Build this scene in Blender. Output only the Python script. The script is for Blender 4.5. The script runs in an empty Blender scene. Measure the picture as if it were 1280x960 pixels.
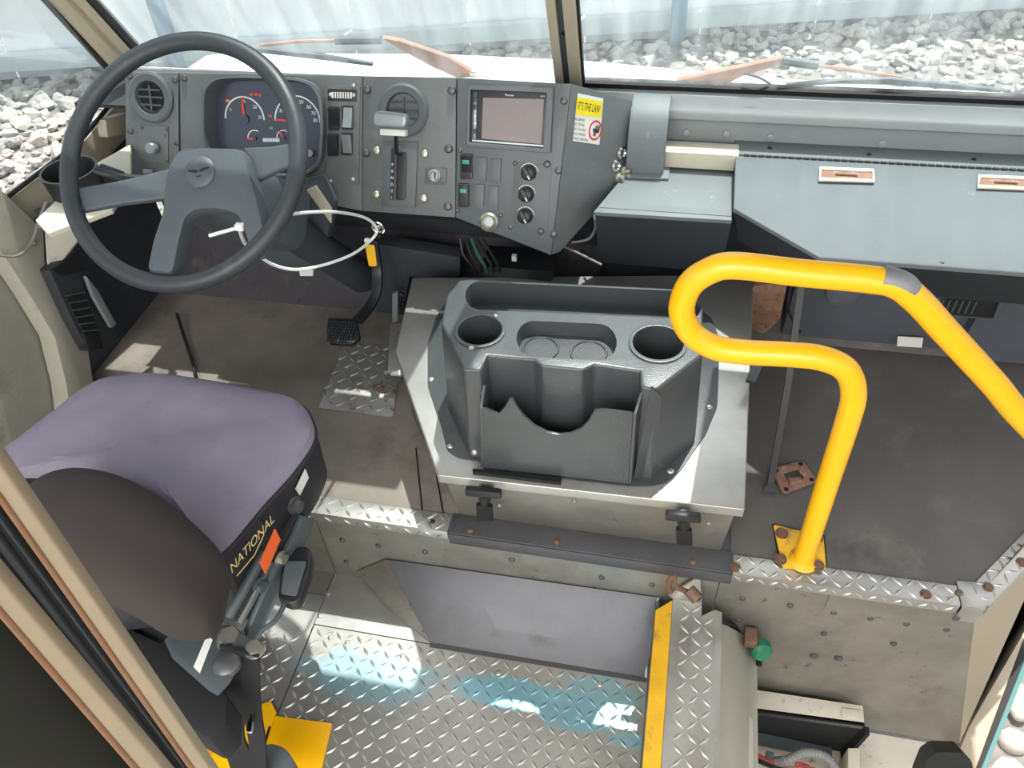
import bpy, bmesh, math, random
from mathutils import Vector, Matrix, noise
V = Vector
rad = math.radians
random.seed(11)
S = bpy.context.scene
COL = S.collection
# ------------------------------------------------------------------ camera
YAW, PITCH, ROLL, FPX, EYE = rad(14.4), rad(45), rad(-4.1), 1000.0, V((0, 0, 1.6))
_f = V((-math.sin(YAW)*math.cos(PITCH), math.cos(YAW)*math.cos(PITCH), -math.sin(PITCH)))
_r0 = V((math.cos(YAW), math.sin(YAW), 0)); _u0 = _r0.cross(_f)
_r = _r0*math.cos(ROLL) + _u0*math.sin(ROLL); _u = _u0*math.cos(ROLL) - _r0*math.sin(ROLL)
cd = bpy.data.cameras.new('camera'); cd.sensor_fit = 'HORIZONTAL'; cd.sensor_width = 36
cd.lens = 36*FPX/1280; cd.clip_start = .02; cd.clip_end = 200
cam = bpy.data.objects.new('camera', cd); COL.objects.link(cam)
M = Matrix.Identity(4)
for i in range(3):
    M[i][0], M[i][1], M[i][2], M[i][3] = _r[i], _u[i], -_f[i], EYE[i]
cam.matrix_world = M
S.camera = cam
# ------------------------------------------------------------------ world, sun, lights, exposure
wd = bpy.data.worlds.new('sky'); S.world = wd; wd.use_nodes = True
nt = wd.node_tree; bg = nt.nodes['Background']
sky = nt.nodes.new('ShaderNodeTexSky'); sky.sky_type = 'NISHITA'; sky.sun_disc = False
sky.sun_elevation = rad(69); sky.sun_rotation = rad(0); sky.dust_density = 2.5; sky.air_density = 1.0
hs = nt.nodes.new('ShaderNodeHueSaturation'); hs.inputs['Saturation'].default_value = .3
nt.links.new(sky.outputs[0], hs.inputs['Color']); nt.links.new(hs.outputs[0], bg.inputs[0]); bg.inputs[1].default_value = .17
sl = bpy.data.lights.new('sun', 'SUN'); sl.energy = 3.6; sl.angle = rad(.6); sl.color = (1, .96, .9)
so = bpy.data.objects.new('sun', sl); COL.objects.link(so)
SUN_DIR = V((.08, math.cos(rad(69)), math.sin(rad(69)))).normalized()      # towards the sun: high, ahead of the windshield
so.rotation_euler = SUN_DIR.to_track_quat('Z', 'Y').to_euler()
al = bpy.data.lights.new('cargo_roof_light', 'AREA'); al.shape = 'RECTANGLE'; al.size = 2.4; al.size_y = 2.3; al.energy = 88
al.color = (1, .98, .95)
ao = bpy.data.objects.new('cargo_roof_light', al); COL.objects.link(ao); ao.location = (-.3, -1.85, 2.05)
S.view_settings.view_transform = 'Standard'; S.view_settings.look = 'None'; S.view_settings.gamma = 1
S.view_settings.use_curve_mapping = False
S.view_settings.exposure = 1.0

# ------------------------------------------------------------------ helpers: pixel of the photograph -> point on a chosen plane
def ray(x, y): return (_f*FPX + _r*(x-640) + _u*(480-y)).normalized()
def PX(x, y, v): d = ray(x, y); return EYE + d*((v-EYE.x)/d.x)
def PY(x, y, v): d = ray(x, y); return EYE + d*((v-EYE.y)/d.y)
def PZ(x, y, v): d = ray(x, y); return EYE + d*((v-EYE.z)/d.z)
def PR(x, y, h): d = ray(x, y); return EYE + d*(h/math.hypot(d.x, d.y))
def PP(x, y, p0, n): d = ray(x, y); return EYE + d*((p0-EYE).dot(n)/d.dot(n))
def proj(p):
    q = p-EYE; z = q.dot(_f)
    return (640+FPX*q.dot(_r)/z, 480-FPX*q.dot(_u)/z, z)

# ------------------------------------------------------------------ materials
def lin(h):
    h = h.lstrip('#'); c = [int(h[i:i+2], 16)/255 for i in (0, 2, 4)]
    return tuple(x/12.92 if x <= .04045 else ((x+.055)/1.055)**2.4 for x in c)
MATS = {}
def mat(name, col, rough=.5, metal=0., var=.12, vs=7., bump=0., bs=250., spots=None, spec=.5, coat=0, trans=0, wear=None):
    """procedural principled material: colour with slow noise, fine relief, optional spots = [(colour, scale, threshold, softness)]"""
    m = bpy.data.materials.new(name); m.use_nodes = True; MATS[name] = m
    n, l = m.node_tree.nodes, m.node_tree.links
    p = n['Principled BSDF']
    if isinstance(col, str): col = lin(col)
    tc = n.new('ShaderNodeTexCoord')
    no = n.new('ShaderNodeTexNoise'); no.inputs['Scale'].default_value = vs; no.inputs['Detail'].default_value = 6
    no.inputs['Roughness'].default_value = .65
    l.new(tc.outputs['Object'], no.inputs['Vector'])
    mx = n.new('ShaderNodeMix'); mx.data_type = 'RGBA'
    mx.inputs['A'].default_value = (*[c*(1-var) for c in col], 1); mx.inputs['B'].default_value = (*[min(1, c*(1+var)) for c in col], 1)
    mr = n.new('ShaderNodeMapRange'); mr.inputs[1].default_value = .3; mr.inputs[2].default_value = .7
    l.new(no.outputs['Fac'], mr.inputs[0]); l.new(mr.outputs[0], mx.inputs['Factor'])
    out = mx.outputs['Result']
    for k, (sc, ss, th, sf) in enumerate(spots or []):
        s2 = n.new('ShaderNodeTexNoise'); s2.inputs['Scale'].default_value = ss; s2.inputs['Detail'].default_value = 5
        s2.inputs['Roughness'].default_value = .7
        mp = n.new('ShaderNodeMapping'); mp.inputs['Location'].default_value = (3.1*k+1.7, 5.3*k, 2.2*k)
        l.new(tc.outputs['Object'], mp.inputs['Vector']); l.new(mp.outputs[0], s2.inputs['Vector'])
        r2 = n.new('ShaderNodeMapRange'); r2.inputs[1].default_value = th; r2.inputs[2].default_value = th+sf
        l.new(s2.outputs['Fac'], r2.inputs[0])
        m2 = n.new('ShaderNodeMix'); m2.data_type = 'RGBA'
        l.new(out, m2.inputs['A']); m2.inputs['B'].default_value = (*(lin(sc) if isinstance(sc, str) else sc), 1)
        l.new(r2.outputs[0], m2.inputs['Factor']); out = m2.outputs['Result']
        if metal > .3 and k == 0:
            m3 = n.new('ShaderNodeMapRange'); m3.inputs[3].default_value = metal; m3.inputs[4].default_value = metal*.35
            l.new(r2.outputs[0], m3.inputs[0]); l.new(m3.outputs[0], p.inputs['Metallic'])
    l.new(out, p.inputs['Base Color'])
    if not p.inputs['Metallic'].is_linked: p.inputs['Metallic'].default_value = metal
    rr = n.new('ShaderNodeMapRange'); rr.inputs[3].default_value = max(.05, rough-.09); rr.inputs[4].default_value = min(1, rough+.09)
    l.new(no.outputs['Fac'], rr.inputs[0]); l.new(rr.outputs[0], p.inputs['Roughness'])
    p.inputs['Specular IOR Level'].default_value = spec
    if coat: p.inputs['Coat Weight'].default_value = coat; p.inputs['Coat Roughness'].default_value = .2
    if bump:
        b = n.new('ShaderNodeBump'); b.inputs['Strength'].default_value = bump; b.inputs['Distance'].default_value = .002
        b2 = n.new('ShaderNodeTexNoise'); b2.inputs['Scale'].default_value = bs; b2.inputs['Detail'].default_value = 3
        l.new(tc.outputs['Object'], b2.inputs['Vector']); l.new(b2.outputs['Fac'], b.inputs['Height']); l.new(b.outputs[0], p.inputs['Normal'])
    m['_out'] = 0
    return m
DASH = mat('dash_powder_coat', '#5e6363', .45, bump=.35, bs=420, var=.14, vs=9, spots=[('#77736c', 14, .6, .18)])
DASH2 = mat('dash_smooth_coat', '#545a5e', .46, bump=.2, bs=420, var=.1)
DARKC = mat('dark_coat', '#2b2f33', .55, bump=.2, bs=300)
BLACK = mat('black_plastic', '#1b1d20', .42, bump=.12, bs=300)
CONS = mat('console_abs', '#3e4244', .3, bump=.3, bs=380, var=.1, spec=.6)
WHEELM = mat('wheel_polyurethane', '#2e3338', .48, bump=.25, bs=300, var=.14, spots=[('#4a4f55', 10, .62, .15)])
HUBM = mat('wheel_hub_plastic', '#474e54', .5, bump=.2, bs=300, var=.08)
RUBBER = mat('rubber_black', '#0c0c0d', .7)
ALU = mat('aluminium_sheet', '#918d85', .42, metal=.7, var=.24, vs=5, bump=.1, bs=60, spots=[('#645d54', 5, .54, .25), ('#463e36', 26, .64, .1)])
ALUB = mat('aluminium_bright', '#a3a29e', .36, metal=.6, var=.12, vs=8, bump=.08, bs=90, spots=[('#8e8a83', 9, .6, .2)])
ALUD = mat('aluminium_dull_grey', '#58585c', .5, metal=.55, var=.2, vs=6, bump=.1, bs=70, spots=[('#403e3e', 9, .58, .2)])
TREAD = mat('tread_plate_aluminium', '#a5a39e', .36, metal=.7, var=.14, vs=6, spots=[('#77726a', 7, .56, .2)])
LUG = mat('tread_lug_aluminium', '#bbb9b4', .42, metal=.7, var=.1, vs=20)
YEL = mat('yellow_paint', '#f0b100', .36, var=.05, vs=9, coat=.15, spots=[('#d99a00', 30, .68, .1)])
YELW = mat('yellow_paint_worn', '#d8a51c', .55, var=.12, vs=14, bump=.3, bs=220, spots=[('#7d6a3a', 16, .56, .16)])
TAN = mat('tan_paint', '#ada48f', .5, var=.08, vs=4, spots=[('#9a8a70', 18, .66, .12)])
PUTTY = mat('putty_grey_paint', '#a39f92', .5, var=.1, vs=5, spots=[('#77705f', 12, .62, .16)])
DOORM = mat('door_liner_grey', '#8d8c82', .55, var=.16, vs=4, spots=[('#5d5a50', 5, .58, .2)])
FAB = mat('seat_fabric_lavender', '#7f7886', .85, var=.09, vs=9, bump=.5, bs=700, spec=.2, spots=[('#6f6878', 5, .6, .2)])
FABD = mat('seat_fabric_dark', '#3b3533', .85, var=.14, vs=6, bump=.5, bs=600, spec=.2)
FABK = mat('seat_side_vinyl', '#26252b', .6, bump=.25, bs=400)
STEELG = mat('seat_steel_grey', '#525a5e', .45, metal=.35, var=.1, spots=[('#4a4f52', 12, .6, .15)])
ZINC = mat('zinc_bolt', '#b9b5a8', .35, metal=.8, var=.1, vs=30)
SCREW = mat('dark_screw', '#58585a', .4, metal=.5, var=.2, vs=60)
RUST = mat('rusty_steel', '#8a6a58', .75, metal=.2, var=.25, vs=30, spots=[('#a99a90', 22, .55, .15), ('#6a3a24', 40, .58, .12)])
RUSTB = mat('rusty_bolt', '#6b5142', .7, metal=.2, var=.3, vs=60)
MATF = mat('floor_rubber', '#807870', .75, var=.24, vs=4, bump=.5, bs=500, spec=.3, spots=[('#55504b', 3, .52, .22), ('#918673', 7, .62, .2)])
MATP = mat('floor_rubber_passenger', '#5d5956', .7, var=.16, vs=3, bump=.8, bs=420, spec=.3, spots=[('#75706a', 3.5, .55, .2), ('#3f3d3c', 2.4, .6, .15)])
FIRE = mat('firewall_dark', '#363b42', .7, var=.2, vs=5, spots=[('#23272c', 6, .55, .2)])
FIRER = mat('firewall_rusty', '#48454a', .8, var=.2, vs=9, spots=[('#6b5a55', 9, .55, .16), ('#2f2e33', 22, .6, .1)])
WHITEP = mat('white_body_paint', '#f2f2ee', .35, var=.02, coat=.3)
SHEET = mat('white_fence_sheet', '#f1f4f4', .5, var=.06, vs=2)
RAILM = mat('fence_rail_grey', '#cdd5d4', .6, var=.1, vs=4)
POSTB = mat('fence_post_blue_grey', '#7f9bab', .6, var=.08)
STONE = mat('crushed_stone', '#a3a09a', .85, var=.25, vs=9, bump=.4, bs=60, spots=[('#c2bdb3', 5, .6, .15), ('#86827b', 4, .58, .2)])
STONEW = mat('pale_stone', '#bab4a8', .85, var=.12, vs=9, bump=.3, bs=60)
SOIL = mat('stone_dust', '#7a766f', .95, var=.25, vs=12, bump=.6, bs=40)
RUSTARM = mat('wiper_arm_rust', '#a4755f', .7, var=.15, vs=18, spots=[('#c39a86', 12, .6, .2)])
BLADE = mat('wiper_blade_faded', '#4c545c', .6, var=.15)
ORANGE = mat('orange_tag', '#e2632a', .55, var=.05)
WHITEL = mat('white_label', '#dcdcd4', .55, var=.05)
WHITEC = mat('white_nylon', '#d9dcda', .4, var=.04)
YTAG = mat('yellow_tag', '#d9a520', .4, var=.1)
GOLD = mat('gold_print', '#d9c27a', .5, var=.05)
PRINTK = mat('black_print', '#1c1c1c', .6, var=.0)
PRINTW = mat('white_print', '#dfe3e2', .5, var=.0)
PRINTR = mat('red_print', '#c8372f', .5, var=.0)
STICKY = mat('sticker_yellow', '#e6d21e', .5, var=.03)
LEDR = mat('red_pointer', '#e0441f', .5, var=.0)
LEDG = mat('green_mark', '#3fae5a', .5, var=.0)
AMBER = mat('amber_mark', '#e08a2a', .5, var=.0)
TEALL = mat('teal_lens', '#3f8f86', .35, var=.05)
SILV = mat('silver_plastic', '#8f9698', .34, metal=.4, var=.08)
CHROME = mat('chrome', '#c9c9c6', .15, metal=1, var=.03)
GAUGE = mat('gauge_face', '#2a3147', .35, var=.12, vs=5, coat=.4)
SCREEN = mat('radio_screen', '#7d7272', .3, var=.12, vs=6, spec=.25)
GREENC = mat('green_cap', '#1f6a4c', .45, var=.1)
HINGE = mat('hinge_rust_white', '#cfc8b6', .6, var=.1, vs=30, spots=[('#8a5a3a', 26, .58, .1)])
LEDGEM = mat('grey_ledge_paint', '#666d70', .58, var=.07, vs=6, bump=.1, bs=200, spots=[('#878f92', 12, .64, .1)])
LIDM = mat('bin_lid_grey', '#666d70', .62, var=.06, vs=6, bump=.2, bs=300, spots=[('#7c8386', 20, .66, .08)], spec=.25)
HEATM = mat('heater_box_grey', '#50525a', .6, var=.12, vs=5)
SILLM = mat('sill_grey_paint', '#8a9091', .4, var=.06, vs=5)
DIRTYW = mat('dirty_white_paint', '#c6bdae', .65, var=.1, vs=12, spots=[('#8d7866', 22, .6, .1)])
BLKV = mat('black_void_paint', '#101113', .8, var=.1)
TEAL = mat('teal_body_edge', '#0f6260', .4, var=.05)
CREAM = mat('cream_jamb_paint', '#a3967f', .5, var=.07, vs=6)
BEIGE = mat('beige_bar', '#bdb8a6', .5, var=.06)
WIRER = mat('red_wire', '#a4483c', .5, var=.05)
GREYC = mat('grey_conduit', '#7c7b78', .6, var=.1)
BELT = mat('belt_webbing', '#121316', .8, bump=.5, bs=600, var=.1)
PARTB = mat('black_partition', '#15160f', .8, var=.3, vs=6)
CEILM = mat('ceiling_white', '#d8d8d2', .7, var=.04)
# the aisle plates carry a spray of blue paint with edges of its own
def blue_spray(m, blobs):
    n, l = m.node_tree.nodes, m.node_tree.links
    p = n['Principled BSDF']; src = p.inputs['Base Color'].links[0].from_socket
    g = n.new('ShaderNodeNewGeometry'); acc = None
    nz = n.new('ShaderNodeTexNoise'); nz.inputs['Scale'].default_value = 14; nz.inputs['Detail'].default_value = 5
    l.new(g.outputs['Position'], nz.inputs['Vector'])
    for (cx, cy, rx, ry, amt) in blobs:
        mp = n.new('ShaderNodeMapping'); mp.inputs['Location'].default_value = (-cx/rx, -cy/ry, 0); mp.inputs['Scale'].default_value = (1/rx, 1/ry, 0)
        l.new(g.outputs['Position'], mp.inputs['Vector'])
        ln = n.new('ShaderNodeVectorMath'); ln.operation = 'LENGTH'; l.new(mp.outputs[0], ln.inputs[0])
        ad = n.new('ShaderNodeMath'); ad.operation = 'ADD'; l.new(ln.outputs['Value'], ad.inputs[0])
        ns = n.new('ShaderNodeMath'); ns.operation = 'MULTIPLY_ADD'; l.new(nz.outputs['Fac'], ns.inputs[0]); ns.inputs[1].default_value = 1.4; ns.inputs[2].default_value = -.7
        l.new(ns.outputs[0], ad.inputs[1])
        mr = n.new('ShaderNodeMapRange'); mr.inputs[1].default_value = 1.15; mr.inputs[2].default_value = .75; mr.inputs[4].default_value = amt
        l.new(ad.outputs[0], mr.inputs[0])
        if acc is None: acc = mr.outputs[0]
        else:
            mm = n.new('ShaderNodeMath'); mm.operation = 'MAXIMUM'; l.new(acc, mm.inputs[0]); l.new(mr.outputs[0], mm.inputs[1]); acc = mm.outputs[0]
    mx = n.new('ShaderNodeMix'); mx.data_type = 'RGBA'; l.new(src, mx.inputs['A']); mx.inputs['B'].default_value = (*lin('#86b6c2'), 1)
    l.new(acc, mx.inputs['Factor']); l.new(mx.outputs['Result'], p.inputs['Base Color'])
def _blob(px, py, wx, wy, amt):
    c = PZ(px, py, -.29); a = PZ(px+wx, py, -.29); b = PZ(px, py-wy, -.29)
    return (c.x, c.y, (a-c).length, (b-c).length, amt)
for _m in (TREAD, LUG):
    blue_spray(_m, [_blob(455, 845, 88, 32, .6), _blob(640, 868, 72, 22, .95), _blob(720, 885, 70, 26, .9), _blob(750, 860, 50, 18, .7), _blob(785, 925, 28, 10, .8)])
# windows: thin clear sheet, part mirror, dust film
GLASS = bpy.data.materials.new('window_glass'); GLASS.use_nodes = True
_n, _l = GLASS.node_tree.nodes, GLASS.node_tree.links
for x in list(_n): _n.remove(x)
_o = _n.new('ShaderNodeOutputMaterial'); _t = _n.new('ShaderNodeBsdfTransparent'); _t.inputs[0].default_value = (.93, .97, .97, 1)
_g = _n.new('ShaderNodeBsdfGlossy'); _g.inputs['Roughness'].default_value = .03
_lw = _n.new('ShaderNodeLayerWeight'); _pw = _n.new('ShaderNodeMath'); _pw.operation = 'POWER'; _pw.inputs[1].default_value = 4
_fr = _n.new('ShaderNodeMath'); _fr.operation = 'MULTIPLY_ADD'; _fr.inputs[1].default_value = .5; _fr.inputs[2].default_value = .03
_l.new(_lw.outputs['Facing'], _pw.inputs[0]); _l.new(_pw.outputs[0], _fr.inputs[0])
_d = _n.new('ShaderNodeBsdfTranslucent'); _d.inputs[0].default_value = (.85, .92, .93, 1)
_m1 = _n.new('ShaderNodeMixShader'); _m2 = _n.new('ShaderNodeMixShader')
_tc = _n.new('ShaderNodeTexCoord'); _mp = _n.new('ShaderNodeMapping'); _mp.inputs['Scale'].default_value = (9, 1.2, 1.2)
_nz = _n.new('ShaderNodeTexNoise'); _nz.inputs['Scale'].default_value = 2.2; _nz.inputs['Detail'].default_value = 6
_mr = _n.new('ShaderNodeMapRange'); _mr.inputs[1].default_value = .4; _mr.inputs[2].default_value = .75; _mr.inputs[3].default_value = .03; _mr.inputs[4].default_value = .10
_l.new(_tc.outputs['Object'], _mp.inputs[0]); _l.new(_mp.outputs[0], _nz.inputs['Vector']); _l.new(_nz.outputs['Fac'], _mr.inputs[0])
_l.new(_mr.outputs[0], _m1.inputs[0]); _l.new(_t.outputs[0], _m1.inputs[1]); _l.new(_d.outputs[0], _m1.inputs[2])
_l.new(_fr.outputs[0], _m2.inputs[0]); _l.new(_m1.outputs[0], _m2.inputs[1]); _l.new(_g.outputs[0], _m2.inputs[2]); _l.new(_m2.outputs[0], _o.inputs[0])

# ------------------------------------------------------------------ geometry pieces: (verts, faces)
def join(*gs):
    v, f = [], []
    for a, b in gs:
        k = len(v); v += a; f += [tuple(i+k for i in q) for q in b]
    return v, f
def prism(pts, off):
    n = len(pts); off = V(off)
    return [V(p) for p in pts]+[V(p)+off for p in pts], [tuple(range(n)), tuple(range(2*n-1, n-1, -1))]+[(i, (i+1) % n, n+(i+1) % n, n+i) for i in range(n)]
def loft(a, b, capa=True, capb=True):
    n = len(a); f = [(i, (i+1) % n, n+(i+1) % n, n+i) for i in range(n)]
    if capa: f.append(tuple(range(n)))
    if capb: f.append(tuple(range(2*n-1, n-1, -1)))
    return [V(p) for p in a]+[V(p) for p in b], f
def rings(rs, capa=True, capb=True, closed=True):
    n = len(rs[0]); v = [V(p) for r in rs for p in r]; f = []
    for k in range(len(rs)-1):
        for i in range(n if closed else n-1):
            j = (i+1) % n; f.append((k*n+i, k*n+j, (k+1)*n+j, (k+1)*n+i))
    if capa: f.append(tuple(range(n)))
    if capb: f.append(tuple(range(len(rs)*n-1, (len(rs)-1)*n-1, -1)))
    return v, f
def box(c, sx, sy, sz, e=(V((1, 0, 0)), V((0, 1, 0)), V((0, 0, 1)))):
    c = V(c); v = [c+e[0]*sx*a/2+e[1]*sy*b/2+e[2]*sz*d/2 for a in (-1, 1) for b in (-1, 1) for d in (-1, 1)]
    return v, [(0, 1, 3, 2), (4, 6, 7, 5), (0, 4, 5, 1), (2, 3, 7, 6), (0, 2, 6, 4), (1, 5, 7, 3)]
def frame(d):
    d = V(d).normalized(); a = V((0, 0, 1)) if abs(d.z) < .9 else V((1, 0, 0))
    x = a.cross(d).normalized(); return x, d.cross(x), d
def cyl(p0, p1, r0, r1=None, n=20):
    p0, p1 = V(p0), V(p1); r1 = r0 if r1 is None else r1
    x, y, d = frame(p1-p0)
    c = [x*math.cos(2*math.pi*i/n)+y*math.sin(2*math.pi*i/n) for i in range(n)]
    return loft([p0+q*r0 for q in c], [p1+q*r1 for q in c])
def lathe(prof, o, d, n=24):
    x, y, d = frame(d); o = V(o)
    return rings([[o+d*h+(x*math.cos(2*math.pi*i/n)+y*math.sin(2*math.pi*i/n))*max(r, 1e-5) for i in range(n)] for r, h in prof])
def smooth_path(pts, res=8, closed=False):
    pts = [V(p) for p in pts]; n = len(pts); out = []
    for i in range(n if closed else n-1):
        g = (lambda k: pts[k % n]) if closed else (lambda k: pts[max(0, min(n-1, k))])
        p0, p1, p2, p3 = g(i-1), g(i), g(i+1), g(i+2)
        for k in range(res):
            t = k/res
            out.append(.5*((2*p1)+(p2-p0)*t+(2*p0-5*p1+4*p2-p3)*t*t+(3*p1-p0-3*p2+p3)*t**3))
    if not closed: out.append(pts[-1])
    return out
def tube(pts, r, n=10, closed=False, flat=None):
    """sweep; r number or list; flat=(wide, thin, side vector) sweeps a strap instead"""
    pts = [V(p) for p in pts]; m = len(pts); rs = []
    x = None
    for i in range(m):
        d = (pts[(i+1) % m]-pts[i-1]) if closed else (pts[min(m-1, i+1)]-pts[max(0, i-1)])
        d.normalize()
        if x is None: x = frame(d)[0]
        x = (x-d*x.dot(d)).normalized(); y = d.cross(x)
        if flat:
            w, th, sv = flat; a = (sv-d*sv.dot(d)).normalized(); b = d.cross(a)
            rs.append([pts[i]+a*w/2*sx+b*th/2*sy for sx, sy in ((-1, -1), (1, -1), (1, 1), (-1, 1))])
        else:
            q = r[i] if isinstance(r, (list, tuple)) else r
            rs.append([pts[i]+(x*math.cos(2*math.pi*k/n)+y*math.sin(2*math.pi*k/n))*q for k in range(n)])
    if closed:
        v, f = rings(rs+[rs[0]], False, False); return v, f
    return rings(rs)
def rounded(pts, r, k=5):
    """round the corners of a planar polygon"""
    out = []; n = len(pts)
    for i in range(n):
        p, a, b = V(pts[i]), V(pts[i-1]), V(pts[(i+1) % n])
        rr = r[i] if isinstance(r, (list, tuple)) else r
        if rr <= 0: out.append(p); continue
        u, w = (a-p), (b-p); lu, lw = u.length, w.length
        t = min(rr, lu*.48, lw*.48); s, e = p+u/lu*t, p+w/lw*t
        for j in range(k+1):
            q = j/k; out.append(s*(1-q)**2+p*2*q*(1-q)+e*q*q)
    return out
def ringpoly(outer, inner, off):
    """a frame between two loops of the same length, with thickness"""
    off = V(off); o2 = [V(p)+off for p in outer]; i2 = [V(p)+off for p in inner]
    v, f = rings([outer, inner, i2, o2, outer], False, False); return v, f

WORLD = {}
def link(o, name, parent, loc):
    COL.objects.link(o); WORLD[o.name] = V(loc)
    o.location = loc if parent is None else V(loc)-WORLD[parent.name]
    if parent is not None: o.parent = parent
    return o
def obj(name, geo, m, parent=None, bevel=0., seg=2, ang=35, smooth=True, sub=0):
    v, f = geo
    lo = [min(p[i] for p in v) for i in range(3)]; hi = [max(p[i] for p in v) for i in range(3)]
    c = V([(lo[i]+hi[i])/2 for i in range(3)])
    if parent is None: c.z = lo[2]
    me = bpy.data.meshes.new(name)
    bm = bmesh.new(); vs = [bm.verts.new(V(p)-c) for p in v]
    for q in f:
        try: bm.faces.new([vs[i] for i in q])
        except ValueError: pass
    bmesh.ops.remove_doubles(bm, verts=bm.verts, dist=1e-6)
    bmesh.ops.recalc_face_normals(bm, faces=bm.faces)
    if bevel:
        es = [e for e in bm.edges if len(e.link_faces) == 2 and e.calc_face_angle(0) > rad(ang)]
        if es: bmesh.ops.bevel(bm, geom=es, offset=bevel, segments=seg, affect='EDGES', clamp_overlap=True, profile=.6)
    bm.to_mesh(me); bm.free()
    if smooth:
        for p in me.polygons: p.use_smooth = True
        me.set_sharp_from_angle(angle=rad(38))
    me.materials.append(m)
    o = bpy.data.objects.new(name, me)
    link(o, name, parent, c)
    if sub:
        md = o.modifiers.new('s', 'SUBSURF'); md.levels = sub; md.render_levels = sub
    return o
def thing(name, label, cat, loc, group=None):
    o = bpy.data.objects.new(name, None); o.empty_display_size = .05
    link(o, name, None, V(loc)); return tag(o, label, cat, group)
def tag(o, label=None, cat=None, group=None, kind=None):
    if label: o['label'] = label
    if cat: o['category'] = cat
    if group: o['group'] = group
    if kind: o['kind'] = kind
    return o
def struct(o): o['kind'] = 'structure'; return o
def sroot(name, loc):
    o = bpy.data.objects.new(name, None); link(o, name, None, V(loc)); o['kind'] = 'structure'; return o
def stuff(o): o['kind'] = 'stuff'; return o
def inst(src, name, parent, loc, rot=None, scale=None):
    o = bpy.data.objects.new(name, src.data); link(o, name, parent, V(loc))
    if rot: o.rotation_euler = rot
    if scale: o.scale = scale
    return o
def cut(o, geos):
    """carve shapes out of a mesh object and keep the result as a plain mesh"""
    tmp = []
    for g in geos:
        c = obj('cutter', g, o.data.materials[0], smooth=False); tmp.append(c)
        md = o.modifiers.new('cut', 'BOOLEAN'); md.operation = 'DIFFERENCE'; md.object = c; md.solver = 'EXACT'
    dg = bpy.context.evaluated_depsgraph_get()
    me = bpy.data.meshes.new_from_object(o.evaluated_get(dg))
    o.modifiers.clear(); old = o.data; o.data = me
    bpy.data.meshes.remove(old)
    for c in tmp:
        m = c.data; bpy.data.objects.remove(c); bpy.data.meshes.remove(m)
    for p in me.polygons: p.use_smooth = True
    me.set_sharp_from_angle(angle=rad(38))
    return o
def text(name, body, o, e1, e2, h, m, parent, width=None, shear=0, align='CENTER', ext=.0004):
    cu = bpy.data.curves.new(name, 'FONT'); cu.body = body; cu.size = 1; cu.align_x = align; cu.align_y = 'CENTER'; cu.shear = shear; cu.extrude = 0
    t = bpy.data.objects.new(name, cu); cu.materials.append(m)
    e1 = V(e1).normalized(); n = e1.cross(V(e2)).normalized(); e2 = n.cross(e1)
    COL.objects.link(t)
    sx = h
    if width:
        bpy.context.view_layer.update(); d = t.dimensions.x
        if d > 0: sx = width/d
    R = Matrix((e1, e2, n)).transposed()
    bpy.context.view_layer.update()
    me = bpy.data.meshes.new_from_object(t.evaluated_get(bpy.context.evaluated_depsgraph_get()))
    bpy.data.objects.remove(t); bpy.data.curves.remove(cu)
    q = bpy.data.objects.new(name, me); link(q, name, parent, V(o))
    if not me.materials: me.materials.append(m)
    q.rotation_euler = R.to_euler(); q.scale = (sx, h, 1)
    return q
def bolt(name, p, n, r, m, parent, h=None):
    h = h or r*.6
    return obj(name, lathe([(r, 0), (r, h*.4), (r*.75, h*.85), (r*.3, h), (0, h)], p, n, 12), m, parent)
def hexbolt(name, p, n, r, m, parent, h=None):
    n = V(n).normalized(); h = h or r*.8; p = V(p)
    g = join(cyl(p, p+n*h*.25, r*1.35, n=16), cyl(p+n*h*.25, p+n*h, r, n=6))
    return obj(name, g, m, parent)
X, Y, Z = V((1, 0, 0)), V((0, 1, 0)), V((0, 0, 1))
def lugs(inside, z, pitch=.0275, L=.031, W=.009, h=.0022, e1=X, e2=Y, o=V((0, 0, 0)), n=None, ur=(-1, 1), vr=(-1, 1)):
    """tread pattern: lozenges in alternating directions, on plane o + u e1 + v e2"""
    n = n or e1.cross(e2); v, f = [], []
    i0, i1 = int(ur[0]/pitch)-1, int(ur[1]/pitch)+1; j0, j1 = int(vr[0]/pitch)-1, int(vr[1]/pitch)+1
    for i in range(i0, i1+1):
        for j in range(j0, j1+1):
            a = (i+.5)*pitch; b = (j+.5)*pitch
            if not inside(a, b): continue
            s = 1 if (i+j) % 2 else -1
            d = (e1+e2*s).normalized(); w = n.cross(d)
            c = o+e1*a+e2*b+n*z
            k = len(v)
            v += [c-d*L/2, c-w*W/2, c+d*L/2, c+w*W/2, c-d*L*.28+n*h, c+d*L*.28+n*h]
            f += [(k, k+1, k+4), (k+1, k+5, k+4), (k+1, k+2, k+5), (k+2, k+3, k+5), (k+3, k+4, k+5), (k+3, k, k+4)]
    return v, f
def inpoly(poly, x, y):
    c = False; n = len(poly)
    for i in range(n):
        (x0, y0), (x1, y1) = poly[i], poly[i-1]
        if (y0 > y) != (y1 > y) and x < (x1-x0)*(y-y0)/(y1-y0)+x0: c = not c
    return c

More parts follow.
